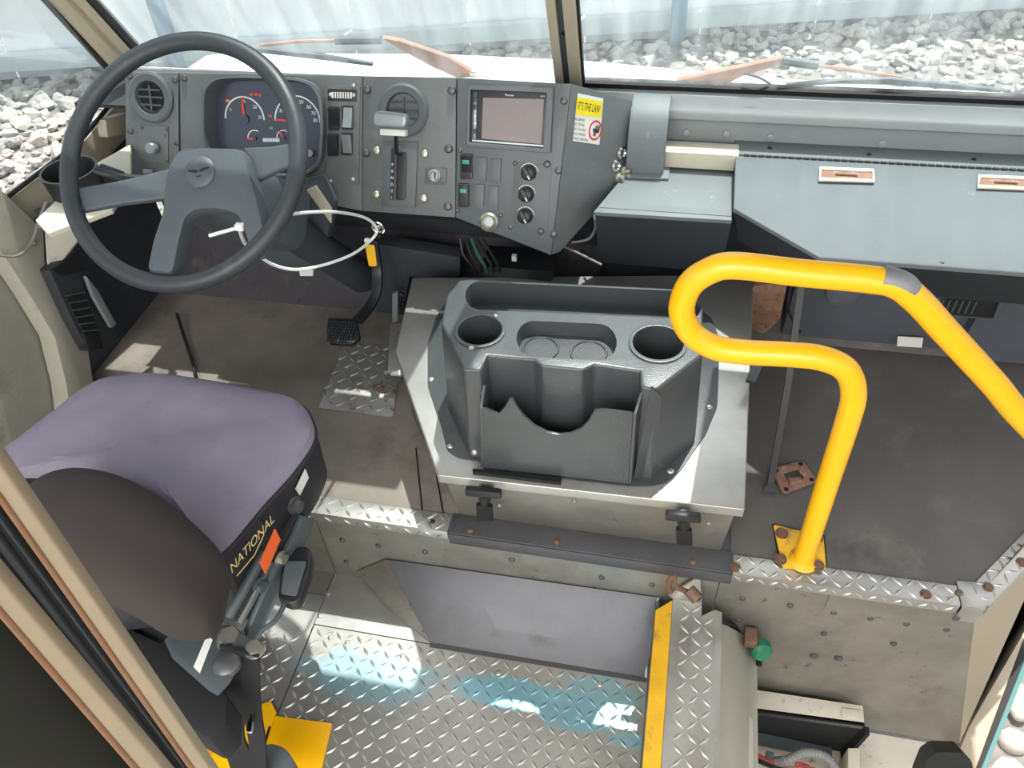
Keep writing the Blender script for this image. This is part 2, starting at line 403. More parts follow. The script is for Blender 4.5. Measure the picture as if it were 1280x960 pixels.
# ================================================================== SETTING
ZA = -.29                                   # aisle floor, below the driver's platform at z = 0
YR = 1.04                                   # the riser between them
fl = sroot('floor', (0, 1.4, 0))
obj('driver_mat', prism([V((-1.66, YR, 0)), V((-.30, YR, 0)), V((-.30, 1.95, 0)), V((-1.66, 1.95, 0))], (0, 0, -.03)), MATF, fl)
obj('passenger_mat', prism([V((.21, YR, 0)), V((.725, YR, 0)), V((1.2, 1.6, 0)), V((1.2, 1.95, 0)), V((.21, 1.95, 0))], (0, 0, -.03)), MATP, fl)
obj('underlay', prism([V((-.30, YR+.001, -.004)), V((.21, YR+.001, -.004)), V((.21, 1.95, -.004)), V((-.30, 1.95, -.004))], (0, 0, -.03)), ALUD, fl)
for a, b in (((520, 560), (528, 640)), ((545, 590), (556, 652))):
    p, q = PZ(*a, .0005), PZ(*b, .0005); d = (q-p).normalized().cross(Z)*.002
    obj('mat_seam', prism([p-d, q-d, q+d, p+d], (0, 0, .001)), RUBBER, fl, smooth=False)

# aisle floor: plates with raised lozenges
af = sroot('floor', (-.4, .3, ZA))
SX, SY0 = -.805, .885                       # seam between the plates; front edge of the tread plate
XR = .06
pl = obj('tread_plate', prism([V((SX+.002, -.9, ZA)), V((XR, -.9, ZA)), V((XR, SY0, ZA)), V((SX+.002, SY0, ZA))], (0, 0, -.012)), TREAD, af)
stuff(obj('tread_lugs', lugs(lambda a, b: SX+.015 < a < XR-.012 and -.05 < b < SY0-.012, 0, o=V((0, 0, ZA)), ur=(-.85, .1), vr=(-.05, .9)), LUG, pl))
pl2 = obj('tread_plate', prism([V((-1.66, -.9, ZA)), V((SX-.002, -.9, ZA)), V((SX-.002, .97, ZA)), V((-1.66, .97, ZA))], (0, 0, -.012)), TREAD, af)
stuff(obj('tread_lugs', lugs(lambda a, b: -1.1 < a < SX-.012 and .2 < b < .86, 0, o=V((0, 0, ZA)), ur=(-1.12, -.78), vr=(.15, .9)), LUG, pl2))
obj('smooth_plate', prism([V((SX, SY0+.003, ZA)), V((XR, SY0+.003, ZA)), V((XR, YR, ZA)), V((SX, YR, ZA))], (0, 0, -.012)), ALUB, af)
obj('smooth_plate', prism([V((-1.66, .972, ZA)), V((SX-.003, .972, ZA)), V((SX-.003, YR, ZA)), V((-1.66, YR, ZA))], (0, 0, -.012)), ALU, af)
for px, py in ((410, 742), (400, 770), (413, 797), (503, 820), (623, 841), (750, 855), (373, 843), (434, 803)):
    bolt('plate_screw', PZ(px, py, ZA), Z, .007, ZINC, af, .003)

# riser: aluminium sheets with seams, each a panel
rw = sroot('wall_step', (0, YR, ZA))
def ry(px, py, d=0): return PY(px, py, YR-d)
xs = [-1.66, ry(410, 690).x, ry(895, 745).x]
zt = -.004
for a, b, zb in ((xs[0], xs[1], ZA), (xs[1], xs[2], ZA)):
    obj('riser_panel', prism([V((a+.0015, YR, zt)), V((b-.0015, YR, zt)), V((b-.0015, YR, zb)), V((a+.0015, YR, zb))], (0, .012, 0)), ALU, rw)
x3 = ry(1030, 760).x; xc = .725
obj('riser_panel', prism([V((xs[2]+.0015, YR, zt)), V((xc, YR, zt)), ry(1199, 930), V((XR, YR, ry(1199, 930).z)), V((XR, YR, ZA)), V((xs[2]+.0015, YR, ZA))], (0, .012, 0)), ALU, rw)
p = [ry(1024, 758), ry(1022, 779), ry(1014, 783)]
obj('riser_overlap', prism([V((x3, YR-.002, -.03)), V((xc, YR-.002, -.03)), V((xc, YR-.002, -.125)), V((x3+.02, YR-.002, -.125)), V((x3, YR-.002, -.10))], (0, .002, 0)), ALU, rw)
dg = V((.475, .56, 0)).normalized(); dn = V((dg.y, -dg.x, 0))
QC = ry(1199, 930); QT = V((xc, YR, zt)); QN = (dg*1.0).cross(QC-QT).normalized()
obj('riser_panel', prism([QT, QT+dg*.75, PP(1340, 618, QT, QN), PP(1280, 751, QT, QN), QC], QN*(.01 if QN.x < 0 else -.01)), CREAM, rw)
# flange strip on the edge between the two nosings, with its long seam
obj('edge_flange', prism([V((-.45, YR-.006, .002)), V((.215, YR-.006, .002)), V((.215, YR+.05, .002)), V((-.45, YR+.05, .002))], (0, 0, -.006)), ALUD, rw, bevel=.001)
obj('edge_flange', prism([V((-.45, YR-.007, -.006)), V((.215, YR-.007, -.006)), V((.215, YR-.007, -.045)), V((-.45, YR-.007, -.045))], (0, .006, 0)), ALUD, rw, bevel=.001)
RV = None
for px, py in ((428, 675), (473, 682), (531, 690), (433, 702), (640, 700), (752, 722), (815, 731), (928, 748), (988, 757), (1042, 766), (1088, 773), (1133, 780), (1030, 792), (1117, 805), (1183, 787), (1018, 820), (1048, 823), (923, 775)):
    r = .0075 if px not in (1018, 1048) else .011
    bolt('rivet', ry(px, py, .001), -Y, r, ALUD if px < 1000 else SCREW, rw, .004)
for px, py in ((588, 663), (696, 677), (866, 702)):
    bolt('rivet', PZ(px, py, .002), Z, .008, RUSTB, rw, .004)
# front wall below the dash, toe board with rust along its foot
fw = sroot('wall_front', (0, 1.9, 0))
obj('firewall', prism([V((-1.66, 2.0, -.03)), V((1.2, 2.0, -.03)), V((1.2, 2.0, .5)), V((-1.66, 2.0, .5))], (0, .02, 0)), FIRE, fw)
obj('toe_board', prism([V((-1.66, 1.80, 0)), V((-.2, 1.80, 0)), V((-.2, 1.997, .17)), V((-1.66, 1.997, .17))], (0, .01, .01)), FIRER, fw)
obj('toe_board', prism([V((.2, 1.84, 0)), V((1.2, 1.84, 0)), V((1.2, 1.997, .13)), V((.2, 1.997, .13))], (0, .01, .01)), MATP, fw)
# left side: door liner, jamb post, sill
lw = sroot('wall_left', (-1.62, 1.2, 0))
XL = -1.62
obj('door_liner', prism([V((XL, -.6, -.3)), V((XL, 1.33, -.3)), V((XL, 1.33, .62)), V((XL, -.6, .62))], (-.03, 0, 0)), DOORM, lw)
kx = -1.60
pts = [(-40, 190), (0, 235), (55, 288), (57, 343), (89, 391), (110, 435), (119, 490), (119, 520), (88, 520), (83, 480), (69, 422), (38, 370), (0, 312), (-40, 250)]
obj('jamb_post', prism([PX(x, y, kx+.035) for x, y in pts], (-.05, 0, 0)), PUTTY, lw, bevel=.004)
obj('kick_wall', prism([V((-1.64, 1.30, 0)), V((-1.64, 1.95, 0)), V((-1.64, 1.95, .5)), V((-1.64, 1.42, .5))], (-.02, 0, 0)), FIRE, lw)
for px, py in ((52, 282), (43, 303), (62, 345)): hexbolt('jamb_bolt', PX(px, py, kx+.035), X, .008, ZINC, lw)
# quarter window sill and frame on the left
def wl(px, py, x=-1.60): return PX(px, py, x)
si = sroot('trim_1', (-1.6, 1.5, .62))
a, b, c, d = wl(0, 250), wl(158, 128), wl(150, 184), wl(0, 292)
obj('window_sill', prism([wl(-40, 268), wl(20, 243), wl(98, 184), wl(160, 116), wl(170, 160), wl(128, 205), wl(40, 278), wl(-40, 330)], (-.03, 0, 0)), TAN, si, bevel=.004)
s1 = [PZ(x, y, .60) for x, y in ((44, 275), (118, 205), (163, 180), (163, 215), (140, 262), (60, 292))]
obj('sill_ledge', prism(s1, (0, 0, -.012)), BEIGE, si, bevel=.002)
obj('sill_seal', tube([wl(-30, 275, -1.585), wl(8, 247, -1.585), wl(98, 179, -1.585), wl(140, 128, -1.585)], .006, 6), RUBBER, si)
obj('sill_end', prism([wl(132, 150, -1.56), wl(162, 140, -1.56), wl(162, 168, -1.56), wl(135, 172, -1.56)], (-.03, 0, 0)), TAN, si, bevel=.004)
obj('raw_board', prism([PY(128, 208, 1.80), PY(162, 178, 1.80), PY(163, 222, 1.80), PY(140, 222, 1.80)], (0, .01, 0)), mat('bare_board', '#b09a7c', .8), si)
# windshield plane, raked; centre post, pillar, seals, two panes and a quarter pane
WN = V((0, -1, -.49)).normalized(); WP = V((0, 2.0, .68)); WU = V((0, -.49, 1)).normalized()
def W(px, py, off=0): return PP(px, py, WP-WN*off, WN)
def wz(x, z, off=0): return V((x, 2.0-.49*(z-.68), z))-WN*off
ZB, ZT = .672, 1.98
def pane(name, pts, m=GLASS): return obj(name, prism(pts, -WN*.004 if True else 0), m, smooth=False)
PC = W(705, 60).x+.0
w1 = struct(pane('window_1', [wz(-1.60, ZB), wz(PC-.012, ZB), wz(PC-.012, ZT), wz(-1.46, ZT)]))
w2 = struct(pane('window_2', [wz(PC+.012, ZB), wz(1.06, ZB), wz(.95, ZT), wz(PC+.012, ZT)]))
q = [V((-1.625, .95, .70)), V((-1.625, 1.96, .66)), V((-1.60, 1.38, 1.95)), V((-1.60, .95, 1.95))]
w3 = struct(obj('window_3', prism(q, (-.004, 0, 0)), GLASS, smooth=False))
po = sroot('trim_2', wz(PC, ZB))
e = V((1, 0, 0))
xa, xb, xc2, xd = [W(x, 40).x for x in (688.5, 700, 708, 724)]
def bar(x0, x1, o0, o1, m, name, par, z0=ZB-.03, z1=ZT): 
    return obj(name, join(prism([wz(x0, z0, o0), wz(x1, z0, o0), wz(x1, z0, o1), wz(x0, z0, o1)], (wz(0, z1)-wz(0, z0)))), m, par, bevel=.002)
bar(xa, xb, -.02, .01, TAN, 'post_rail', po); bar(xb, xc2, -.008, .006, STEELG, 'post_channel', po); bar(xc2, xd, -.02, .01, TAN, 'post_rail', po)
bar(xd, xd+.006, -.012, .006, RUBBER, 'post_seal', po)
hexbolt('post_screw', W(705, 42, -.008), WN, .005, BLACK, po, .003)
pi = sroot('trim_3', wz(-1.62, ZB))
pa = [(38, -12), (62, -12), (86, -12), (98, -12)]; pb = [(136, 92), (146, 84), (152, 76), (158, 66)]
L0 = [W(50, -4, -.03), W(136, 88, -.03)]; 
def pil(x0, x1, y0, y1, m, name, off=-.02, th=.04):
    # a strip running up the raked pillar between two pixel lines
    a0, a1 = W(x0[0], x0[1], off), W(x1[0], x1[1], off); b0, b1 = W(y0[0], y0[1], off), W(y1[0], y1[1], off)
    ua, ub = (a0-a1), (b0-b1)
    return obj(name, prism([a0+ua*2.6, a1-ua*.12, b1-ub*.12, b0+ub*2.6], WN*(-th)), m, pi, bevel=.003)
pil((47, -4), (131, 88), (54, -4), (138, 86), RUBBER, 'pillar_seal', -.024, .03)
pil((54, -4), (138, 86), (78, -4), (150, 74), TAN, 'pillar_rail', -.02)
pil((78, -4), (150, 74), (88, -4), (154, 68), PUTTY, 'pillar_groove', -.005, .03)
pil((88, -4), (154, 68), (103, -4), (161, 60), TAN, 'pillar_rail', -.02)
pil((103, -4), (161, 60), (107, -4), (164, 58), RUBBER, 'pillar_seal', -.02, .03)
# sill under the right pane: black seal, bright rolled edge, grey riveted panel
ws = sroot('trim_4', (.4, 2.0, .6))
obj('lower_seal', prism([wz(-.27, ZB-.004, -.008), wz(1.06, ZB-.004, -.008), wz(1.06, ZB+.012, -.008), wz(-.27, ZB+.012, -.008)], WN*(-.02)), RUBBER, ws)
ysl = 1.995; pf = [(ysl+.02, .668), (ysl-.012, .664), (ysl-.02, .645), (ysl-.036, .632), (ysl-.04, .612), (ysl-.018, .600), (ysl-.012, .58), (ysl-.012, .50), (ysl+.02, .50)]
obj('sill_panel', prism([V((-.30, y, z)) for y, z in pf], (1.40, 0, 0)), SILLM, ws, bevel=.004)
for px, py in ((858, 166), (908, 168), (963, 172), (1103, 180)): bolt('rivet', PY(px, py, ysl-.013), -Y, .011, SILLM, ws, .005)
obj('dash_deck', prism([V((-1.64, 1.80, .655)), V((-.2, 1.80, .655)), V((-.2, 2.02, .655)), V((-1.64, 2.02, .655))], (0, 0, -.01)), DARKC, ws)
# roof of the cab, header and unseen panels added above the frame to block the sun
ce = sroot('ceiling', (0, .8, 2.0))
obj('roof_panel', box((-.3, .40, 1.99), 2.76, 1.9, .02), CEILM, ce, smooth=False)
def sun_block(name, x0, x1, z0, z1):
    obj(name, prism([wz(x0, z0, -.05), wz(x1, z0, -.05), wz(x1, z1, -.05), wz(x0, z1, -.05)], WN*.012), DARKC, ce, bevel=.004)
sun_block('sun_block_header', -1.62, .20, 1.62, 1.98); sun_block('sun_block_panel', .20, 1.10, 1.10, 1.98); sun_block('sun_block_panel', -1.62, -1.14, .99, 1.32); sun_block('sun_block_panel', -1.135, -.50, .985, 1.32)

dpx = sroot('trim_6', (1.16, 1.09, -.8)); obj('door_pillar', box((1.165, 1.09, .6), .07, .12, 2.8), TAN, dpx, bevel=.01)
# white cargo body behind the camera, open to the cab
cw = sroot('wall_right', (1.06, -1.8, ZA))
obj('cargo_side', box((1.07, -1.8, .85), .02, 2.6, 2.3), CEILM, cw, smooth=False)
cl_ = sroot('wall_left', (-1.66, -1.8, ZA)); obj('cargo_side', box((-1.67, -1.8, .85), .02, 2.6, 2.3), CEILM, cl_, smooth=False)
cb2 = sroot('wall_rear', (-.3, -3.1, ZA)); obj('cargo_rear', box((-.3, -3.1, .85), 2.76, .02, 2.3), CEILM, cb2, smooth=False)
cf = sroot('floor', (-.3, -2, ZA)); obj('cargo_floor', box((-.3, -2.0, ZA-.012), 2.76, 2.2, .02), ALUD, cf, smooth=False)

# ------------------------------------------------------------------ outside: stones, fence, bonnet
ZG = -1.25
gr = sroot('ground', (0, 5, ZG))
obj('stone_dust_bed', prism([V((-14, -3, ZG)), V((9, -3, ZG)), V((9, 16, ZG)), V((-14, 16, ZG))], (0, 0, -.05)), SOIL, gr, smooth=False)
FD = V((8.475, 1.99, 0)).normalized(); FO = V((-5.709, 5.838, ZG)); FN = V((FD.y, -FD.x, 0))
def stone_mesh(k, sub, rnd):
    bm = bmesh.new(); bmesh.ops.create_icosphere(bm, subdivisions=sub, radius=.5)
    for v in bm.verts:
        n = noise.noise(v.co*2.1+V((k*7.3, k*2.1, 0)))
        v.co *= 1+(.62-.48*rnd)*n
        v.co.z *= .68
    me = bpy.data.meshes.new('stone'); bm.to_mesh(me); bm.free()
    for p in me.polygons: p.use_smooth = rnd > .5
    return me
SM = [stone_mesh(k, 2, 0) for k in range(7)]
SMR = [stone_mesh(k+20, 2, 1) for k in range(5)]
for k, me in enumerate(SM): me.materials.append(STONE if k % 3 else STONEW)
for me in SMR: me.materials.append(STONEW)
cand = []
rng = random.Random(4)
def side(p): return (p-FO).dot(FN)          # in front of the fence is positive
for (x0, x1, y0, y1, sp, s0, s1) in ((-5.9, -1.75, 2.2, 6.0, .105, .07, .17), (-1.9, 2.9, 3.0, 7.9, .11, .06, .15), (2.9, 5.2, 3.4, 8.6, .14, .08, .17), (1.1, 3.4, -.3, 3.2, .105, .09, .15)):
    nx, ny = int((x1-x0)/sp), int((y1-y0)/sp)
    for i in range(nx):
        for j in range(ny):
            p = V((x0+(i+rng.random())*sp, y0+(j+rng.random())*sp, ZG))
            if side(p) < .05: continue
            s = s0+(s1-s0)*rng.random()**2
            near = x0 == 1.1
            x, y, z = proj(p)
            if z < .2 or not (-400 < x < 1750 and -120 < y < 1150): continue
            seen = (x < 200 and 40 < y < 330) or (540 < x and y < 150) or (x > 1190 and y > 560)
            if not seen: continue
            cand.append((s/z*(1 if (0 < x < 170 and 85 < y < 260) or (540 < x < 1280 and 0 < y < 118) or (1215 < x < 1280 and 810 < y < 960) else .001), p, s, near))
# a bank of pale stones along the fence on the right
for k in range(90):
    t = rng.uniform(5.6, 9.6); p = FO+FD*t+FN*rng.uniform(.05, .35); p.z = ZG+.05
    cand.append((.12/proj(p)[2]*(1 if proj(p)[0] < 1290 else .001), p, rng.uniform(.06, .13), False))
cand.sort(key=lambda t: -t[0])
big, rest = cand[:300], cand[300:]
for _, p, s, near in big:
    o = bpy.data.objects.new('stone', rng.choice(SMR if near else SM)); link(o, 'stone', gr, p+V((0, 0, s*rng.uniform(.05, .22))))
    o.scale = (s, s*rng.uniform(.7, 1), s*rng.uniform(.8, 1.2)); o.rotation_euler = (rng.uniform(-.5, .5), rng.uniform(-.5, .5), rng.uniform(0, 6.3))
vv, ff, mi = [], [], []
me0 = [([v.co.copy() for v in m.vertices], [tuple(p.vertices) for p in m.polygons]) for m in SM]
for k, (_, p, s, near) in enumerate(rest):
    a, b = me0[k % 7]; R = Matrix.Rotation(rng.uniform(0, 6.3), 3, 'Z') @ Matrix.Rotation(rng.uniform(-.5, .5), 3, 'X'); o = len(vv); q = p+V((0, 0, s*.15))
    vv += [R @ (c*s)+q for c in a]; ff += [tuple(i+o for i in t) for t in b]
me = bpy.data.meshes.new('gravel'); me.from_pydata([tuple(v) for v in vv], [], ff); me.materials.append(STONE)
g = bpy.data.objects.new('gravel', me); link(g, 'gravel', gr, V((0, 5, ZG))); g.data.transform(Matrix.Translation(V((0, -5, -ZG)))); stuff(g)

fe = thing('sheet_metal_fence', 'tall white sheet metal fence with grey rails behind the gravel outside', 'fence', FO+FD*4)
def fp(px, py, off=0): return PP(px, py, FO+FN*off, FN)
t0 = -4.0; k = 0
while t0 < 14:
    w = .98; a, b = FO+FD*t0, FO+FD*(t0+w)
    n = 8; pts = []
    for i in range(n+1):
        t = i/n; pts.append(a.lerp(b, t)+FN*(.012 if i % 2 else 0)+FN*(.01*(k % 2)))
    v = [p for p in pts]+[p+V((0, 0, 1.4)) for p in pts]; m_ = len(pts)
    obj('fence_sheet', (v+[p-FN*.004 for p in v], [(i, i+1, m_+i+1, m_+i) for i in range(m_-1)]+[(2*m_+i, 3*m_+i, 3*m_+i+1, 2*m_+i+1) for i in range(m_-1)]), SHEET, fe, smooth=False)
    t0 += w+.012; k += 1
zr = fp(420, 48).z; hr = abs(fp(420, 40).z-fp(420, 60).z)
def rail(z, h, d, m): 
    a, b = FO-FD*4+FN*.02, FO+FD*14+FN*.02
    a.z = b.z = z
    obj('fence_rail', prism([a, b, b+V((0, 0, h)), a+V((0, 0, h))], FN*d), m, fe, smooth=False)
rail(zr-hr*.5, hr, .09, RAILM); rail(zr+.62, .08, .06, RAILM)
for px in (845, 210, 1600):
    a = fp(px, 40, .12); a.z = ZG
    a2 = FD*.06
    obj('fence_post', prism([a-a2, a+a2, a+a2+FN*.09, a-a2+FN*.09], (0, 0, 1.45)), POSTB, fe, bevel=.008)

zh = .52
hp = [(286, 66), (300, 66), (560, 68), (730, 76), (1000, 100), (1280, 120), (1420, 134)]
far = [PZ(x, y, zh) for x, y in hp]
near = [V((p.x*.92-.02, 2.03, .648)) for p in far]
mid = [a.lerp(b, .5)+V((0, 0, .018)) for a, b in zip(far, near)]
low = [p+V((0, .05, -.10)) for p in far]; low2 = [p+V((0, .07, -.55)) for p in far]
hd = thing('vehicle_bonnet', 'sunlit white bonnet in front of the windshield', 'bonnet', (-.3, 2.3, .3))
obj('bonnet_skin', rings([near, mid, far, low, low2], False, False, False), WHITEP, hd)
obj('cowl', prism([V((-1.64, 2.025, .66)), V((1.08, 2.025, .66)), V((1.08, 2.06, .645)), V((-1.64, 2.06, .645))], (0, 0, -.12)), WHITEP, hd)

def wiper(label, piv, arm, sleeve, link_, blade, loc):
    t = thing('windshield_wiper', label, 'wiper', W(*loc, .03), 'wipers on the windshield')
    hw = V((1, 0, 0))
    a = [W(x, y, .05) for x, y in arm]
    v = []
    m = len(a)//2
    up, lo = a[:m], a[m:][::-1]
    obj('arm', prism(up+lo[::-1], WN*(-.012)), RUSTARM, t, bevel=.002)
    bolt('pivot_bolt', W(*piv, .045), WN, .012, ZINC, t)
    if sleeve: obj('sleeve', tube([W(x, y, .05) for x, y in sleeve], .011, 8), BLADE, t)
    obj('arm_rod', tube([W(x, y, .05) for x, y in link_], .0045, 6), RUSTARM, t)
    obj('blade', prism([W(x, y, .02) for x, y in blade], WN*(-.008)), BLADE, t, bevel=.001)
    return t
wr = wiper('rust brown wiper lying towards the right pane bottom edge', (851, 106),
      [(843, 112), (846, 101), (910, 88), (978, 73), (985, 78), (930, 95), (888, 116)], [(978, 76), (1022, 82)], [(1022, 82), (1075, 89), (1128, 98)],
      [(982, 106), (1050, 101), (1110, 99), (1180, 105), (1252, 113), (1250, 116), (1180, 111), (1110, 106), (1050, 105), (985, 109)], (900, 100))
obj('washer_hose', tube(smooth_path([W(930, 92, .02), W(955, 100, .01), W(983, 121, .01)], 5), .003, 6), BLACK, wr)
wiper('rust brown wiper reaching left above the dashboard top', (592, 92),
      [(478, 48), (500, 52), (560, 72), (598, 96), (572, 98), (540, 84), (500, 62)], [(420, 51), (476, 50)], [(325, 57), (370, 52), (420, 51)],
      [(250, 58), (330, 62), (400, 69), (467, 80), (465, 83), (400, 75), (330, 67), (250, 62)], (480, 70))

# ================================================================== DASHBOARD
DT = rad(25); DN = V((0, -math.cos(DT), math.sin(DT))); DU = V((0, math.sin(DT), math.cos(DT)))
DP = EYE + ray(640, 148)*(1.9/ray(640, 148).dot(_f))
def D(px, py, w=0): return PP(px, py, DP+DN*w, DN)
def DL(pts, w=0): return [D(x, y, w) for x, y in pts]
def plate(name, pts, w0, w1, m, par, bevel=.002, r=0, k=4):
    p = DL(pts, w0); p = rounded(p, r, k) if r else p
    return obj(name, prism(p, DN*(w1-w0)), m, par, bevel=bevel)
db = thing('dashboard', 'grey black metal dashboard with gauges, vents, switches and a screen', 'dashboard', (-.8, 1.7, .42))
body = [(160, 91), (227, 92), (455, 96), (573, 98), (714, 105), (690, 317), (572, 272), (455, 262), (392, 250), (300, 238), (228, 236), (162, 217)]
fr = DL(body, -.012); bk = [V((p.x, 1.93, max(.50, min(.70, p.z-.02)))) for p in fr]
shell = obj('dash_shell', loft(fr, bk), DARKC, db)
plate('left_panel', [(160, 90), (226, 91), (227, 237), (161, 217)], -.012, 0, DASH, db, .0025)
clu = plate('cluster_panel', [(228, 91), (455, 95), (455, 263), (392, 251), (300, 240), (229, 237)], -.012, 0, DASH, db, .0025)
plate('centre_panel', [(456.5, 95), (572, 97), (571, 271), (455.5, 263)], -.012, .002, DASH, db, .0025)
plate('right_panel', [(573.5, 97), (715, 105), (690, 318), (571.5, 271)], -.012, .003, DASH2, db, .003)
# lips folded back under the panels
def lip(pts, name='under_lip'):
    a = DL(pts, -.001); b = [p+V((0, .055, -.05)) for p in a]
    obj(name, prism([a[0], a[-1], b[-1], b[0]] if len(a) == 2 else a+b[::-1], DN*(-.004)), DARKC, db)
lip([(300, 240), (392, 251)]); lip([(392, 251), (455, 263)]); lip([(455.5, 263), (571, 271)])
a, b = D(571.5, 271, .002), D(690, 318, .002); c = a+V((.0, .05, -.055))
obj('under_lip', prism([a, b, b+V((-.004, .02, -.004)), c], (0, .004, 0)), DARKC, db)
# angled side panel on the right with the sticker and the key sockets
sa, sb = D(715, 105), D(691, 318); sc, sd = PY(790, 125, 1.93), PY(771, 238, 1.86)
SN = (sc-sa).cross(sb-sa).normalized()
if SN.y > 0: SN = -SN
sp_n = SN
def SPt(px, py, w=0): return PP(px, py, sa+SN*w, SN)
sp = [SPt(*q) for q in ((715, 105), (790, 126), (792, 140), (771, 236), (700, 315), (691, 318))]
obj('side_panel', prism(sp, -SN*.012), DASH, db, bevel=.002)
st = obj('sticker', prism([SPt(*q, .001) for q in ((722, 116.5), (754, 123), (749, 181), (716, 176))], SN*.0006), WHITEL, db, smooth=False)
obj('sticker_band', prism([SPt(*q, .0018) for q in ((721.5, 121.5), (753.3, 127), (751, 147), (719.5, 143.5))], SN*.0004), STICKY, st, smooth=False)
e1 = (SPt(753, 128)-SPt(722, 122)); e2 = SPt(736, 125)-SPt(734, 145)
text('sticker_title', "IT'S THE LAW", SPt(736.3, 134.8, .0026), e1, e2, (SPt(737, 128)-SPt(736, 142)).length, PRINTK, st, (SPt(750.5, 136)-SPt(722.5, 133)).length)
for k, s_ in enumerate(('NO DRIVING', 'NO TEXTING', 'NO CALLING', 'ON A PHONE', 'WHILE DRIVING')):
    yy = 149.5+k*6.0; w_ = (12, 12, 14, 14, 18)[k]
    text('sticker_line', s_, SPt(718.6-k*.55, yy-.6, .0014+.0006), e1, e2, (SPt(722, yy)-SPt(722, yy+5)).length, PRINTK, st, (SPt(730, yy)-SPt(730+w_, yy+w_*.12)).length, align='LEFT')
def arc_band(c, u, v, ru, rv, w, a0, a1, n, nrm, h, ins=.82):
    o = [c+u*ru*math.cos(a0+(a1-a0)*i/n)+v*rv*math.sin(a0+(a1-a0)*i/n) for i in range(n+1)]
    q = [c+u*(ru-w)*math.cos(a0+(a1-a0)*i/n)+v*(rv-w)*math.sin(a0+(a1-a0)*i/n) for i in range(n+1)]
    return rings([o, q, [p+nrm*h for p in q], [p+nrm*h for p in o], o], False, False, False)
sc_ = SPt(744, 163, .0018); u1 = e1.normalized(); v1 = SN.cross(u1)
rr_ = (SPt(744, 150)-SPt(744, 175)).length/2
obj('ban_ring', arc_band(sc_, u1, v1, rr_, rr_, .0045, 0, 2*math.pi, 28, SN, .0005), PRINTR, st, smooth=False)
obj('ban_phone', prism([sc_+u1*a+v1*b for a, b in ((-.006, -.013), (.004, -.014), (.007, .008), (.002, .014), (-.003, .006))], SN*.0005), mat('print_grey', '#8a5a58', .5), st, smooth=False)
for px, py in ((776, 191), (769, 207)):
    c = SPt(px, py); obj('socket_ring', lathe([(.013, 0), (.016, .004), (.011, .008), (.008, .004), (0, .003)], c, SN, 16), CHROME, db)
for px, py in ((778, 213), (771, 221), (779, 219)):
    c = SPt(px, py); obj('toggle_nut', lathe([(.012, 0), (.012, .008), (.007, .010), (.006, .022), (0, .024)], c, SN, 10), ZINC, db)

def vent(px, py, r, tilt):
    c = D(px, py); 
    v = obj('air_vent', lathe([(r, 0), (r*.99, .008), (r*.9, .012), (r*.66, .011), (r*.60, .004), (r*.60, -.004), (0, -.004)], c, DN, 36), DASH2, db)
    obj('vent_throat', lathe([(r*.58, -.003), (r*.58, -.001), (0, -.0012)], c+V((0, 0, .004)), DN, 24), BLKV, v)
    for k in (-.28, .02, .3):
        hw = math.sqrt(max(0, .56**2-k*k))*r
        obj('louver', box(c+DU*k*r+DN*.006, 2*hw, r*.09, .006, (X, (DU*math.cos(tilt)+DN*math.sin(tilt)), DN)), DASH2, v, bevel=.001)
    obj('louver_post', box(c+DN*.005, r*.07, r*.95, .006, (X, DU, DN)), DASH2, v)
    return v
VR = (D(529, 138)-D(505, 138)).length*1.3
vent(190, 122, VR, .5); vent(505, 138, VR, .5)
# bolts
for px, py in ((218.5, 100), (230, 98), (163, 163.5), (221, 178), (162, 95)): bolt('panel_bolt', D(px, py), DN, .0085, SCREW, db)
for px, py in ((459, 112), (565, 113), (458, 191), (561, 186), (560, 258)): bolt('panel_bolt', D(px, py, .002), DN, .0105, SCREW, db, .009)
for px, py in ((471.5, 188), (531, 192), (471, 243), (530, 248)): bolt('panel_bolt', D(px, py, .002), DN, .0105, ZINC, db, .008)
for px, py in ((705, 126), (698, 213), (692, 293), (684, 205), (676, 289)): bolt('panel_bolt', D(px, py, .003), DN, .0085, SCREW, db, .008)
for px, py in ((575, 188), (572, 263), (644, 204), (638, 284)): bolt('panel_bolt', D(px, py, .003), DN, .006, SCREW, db)

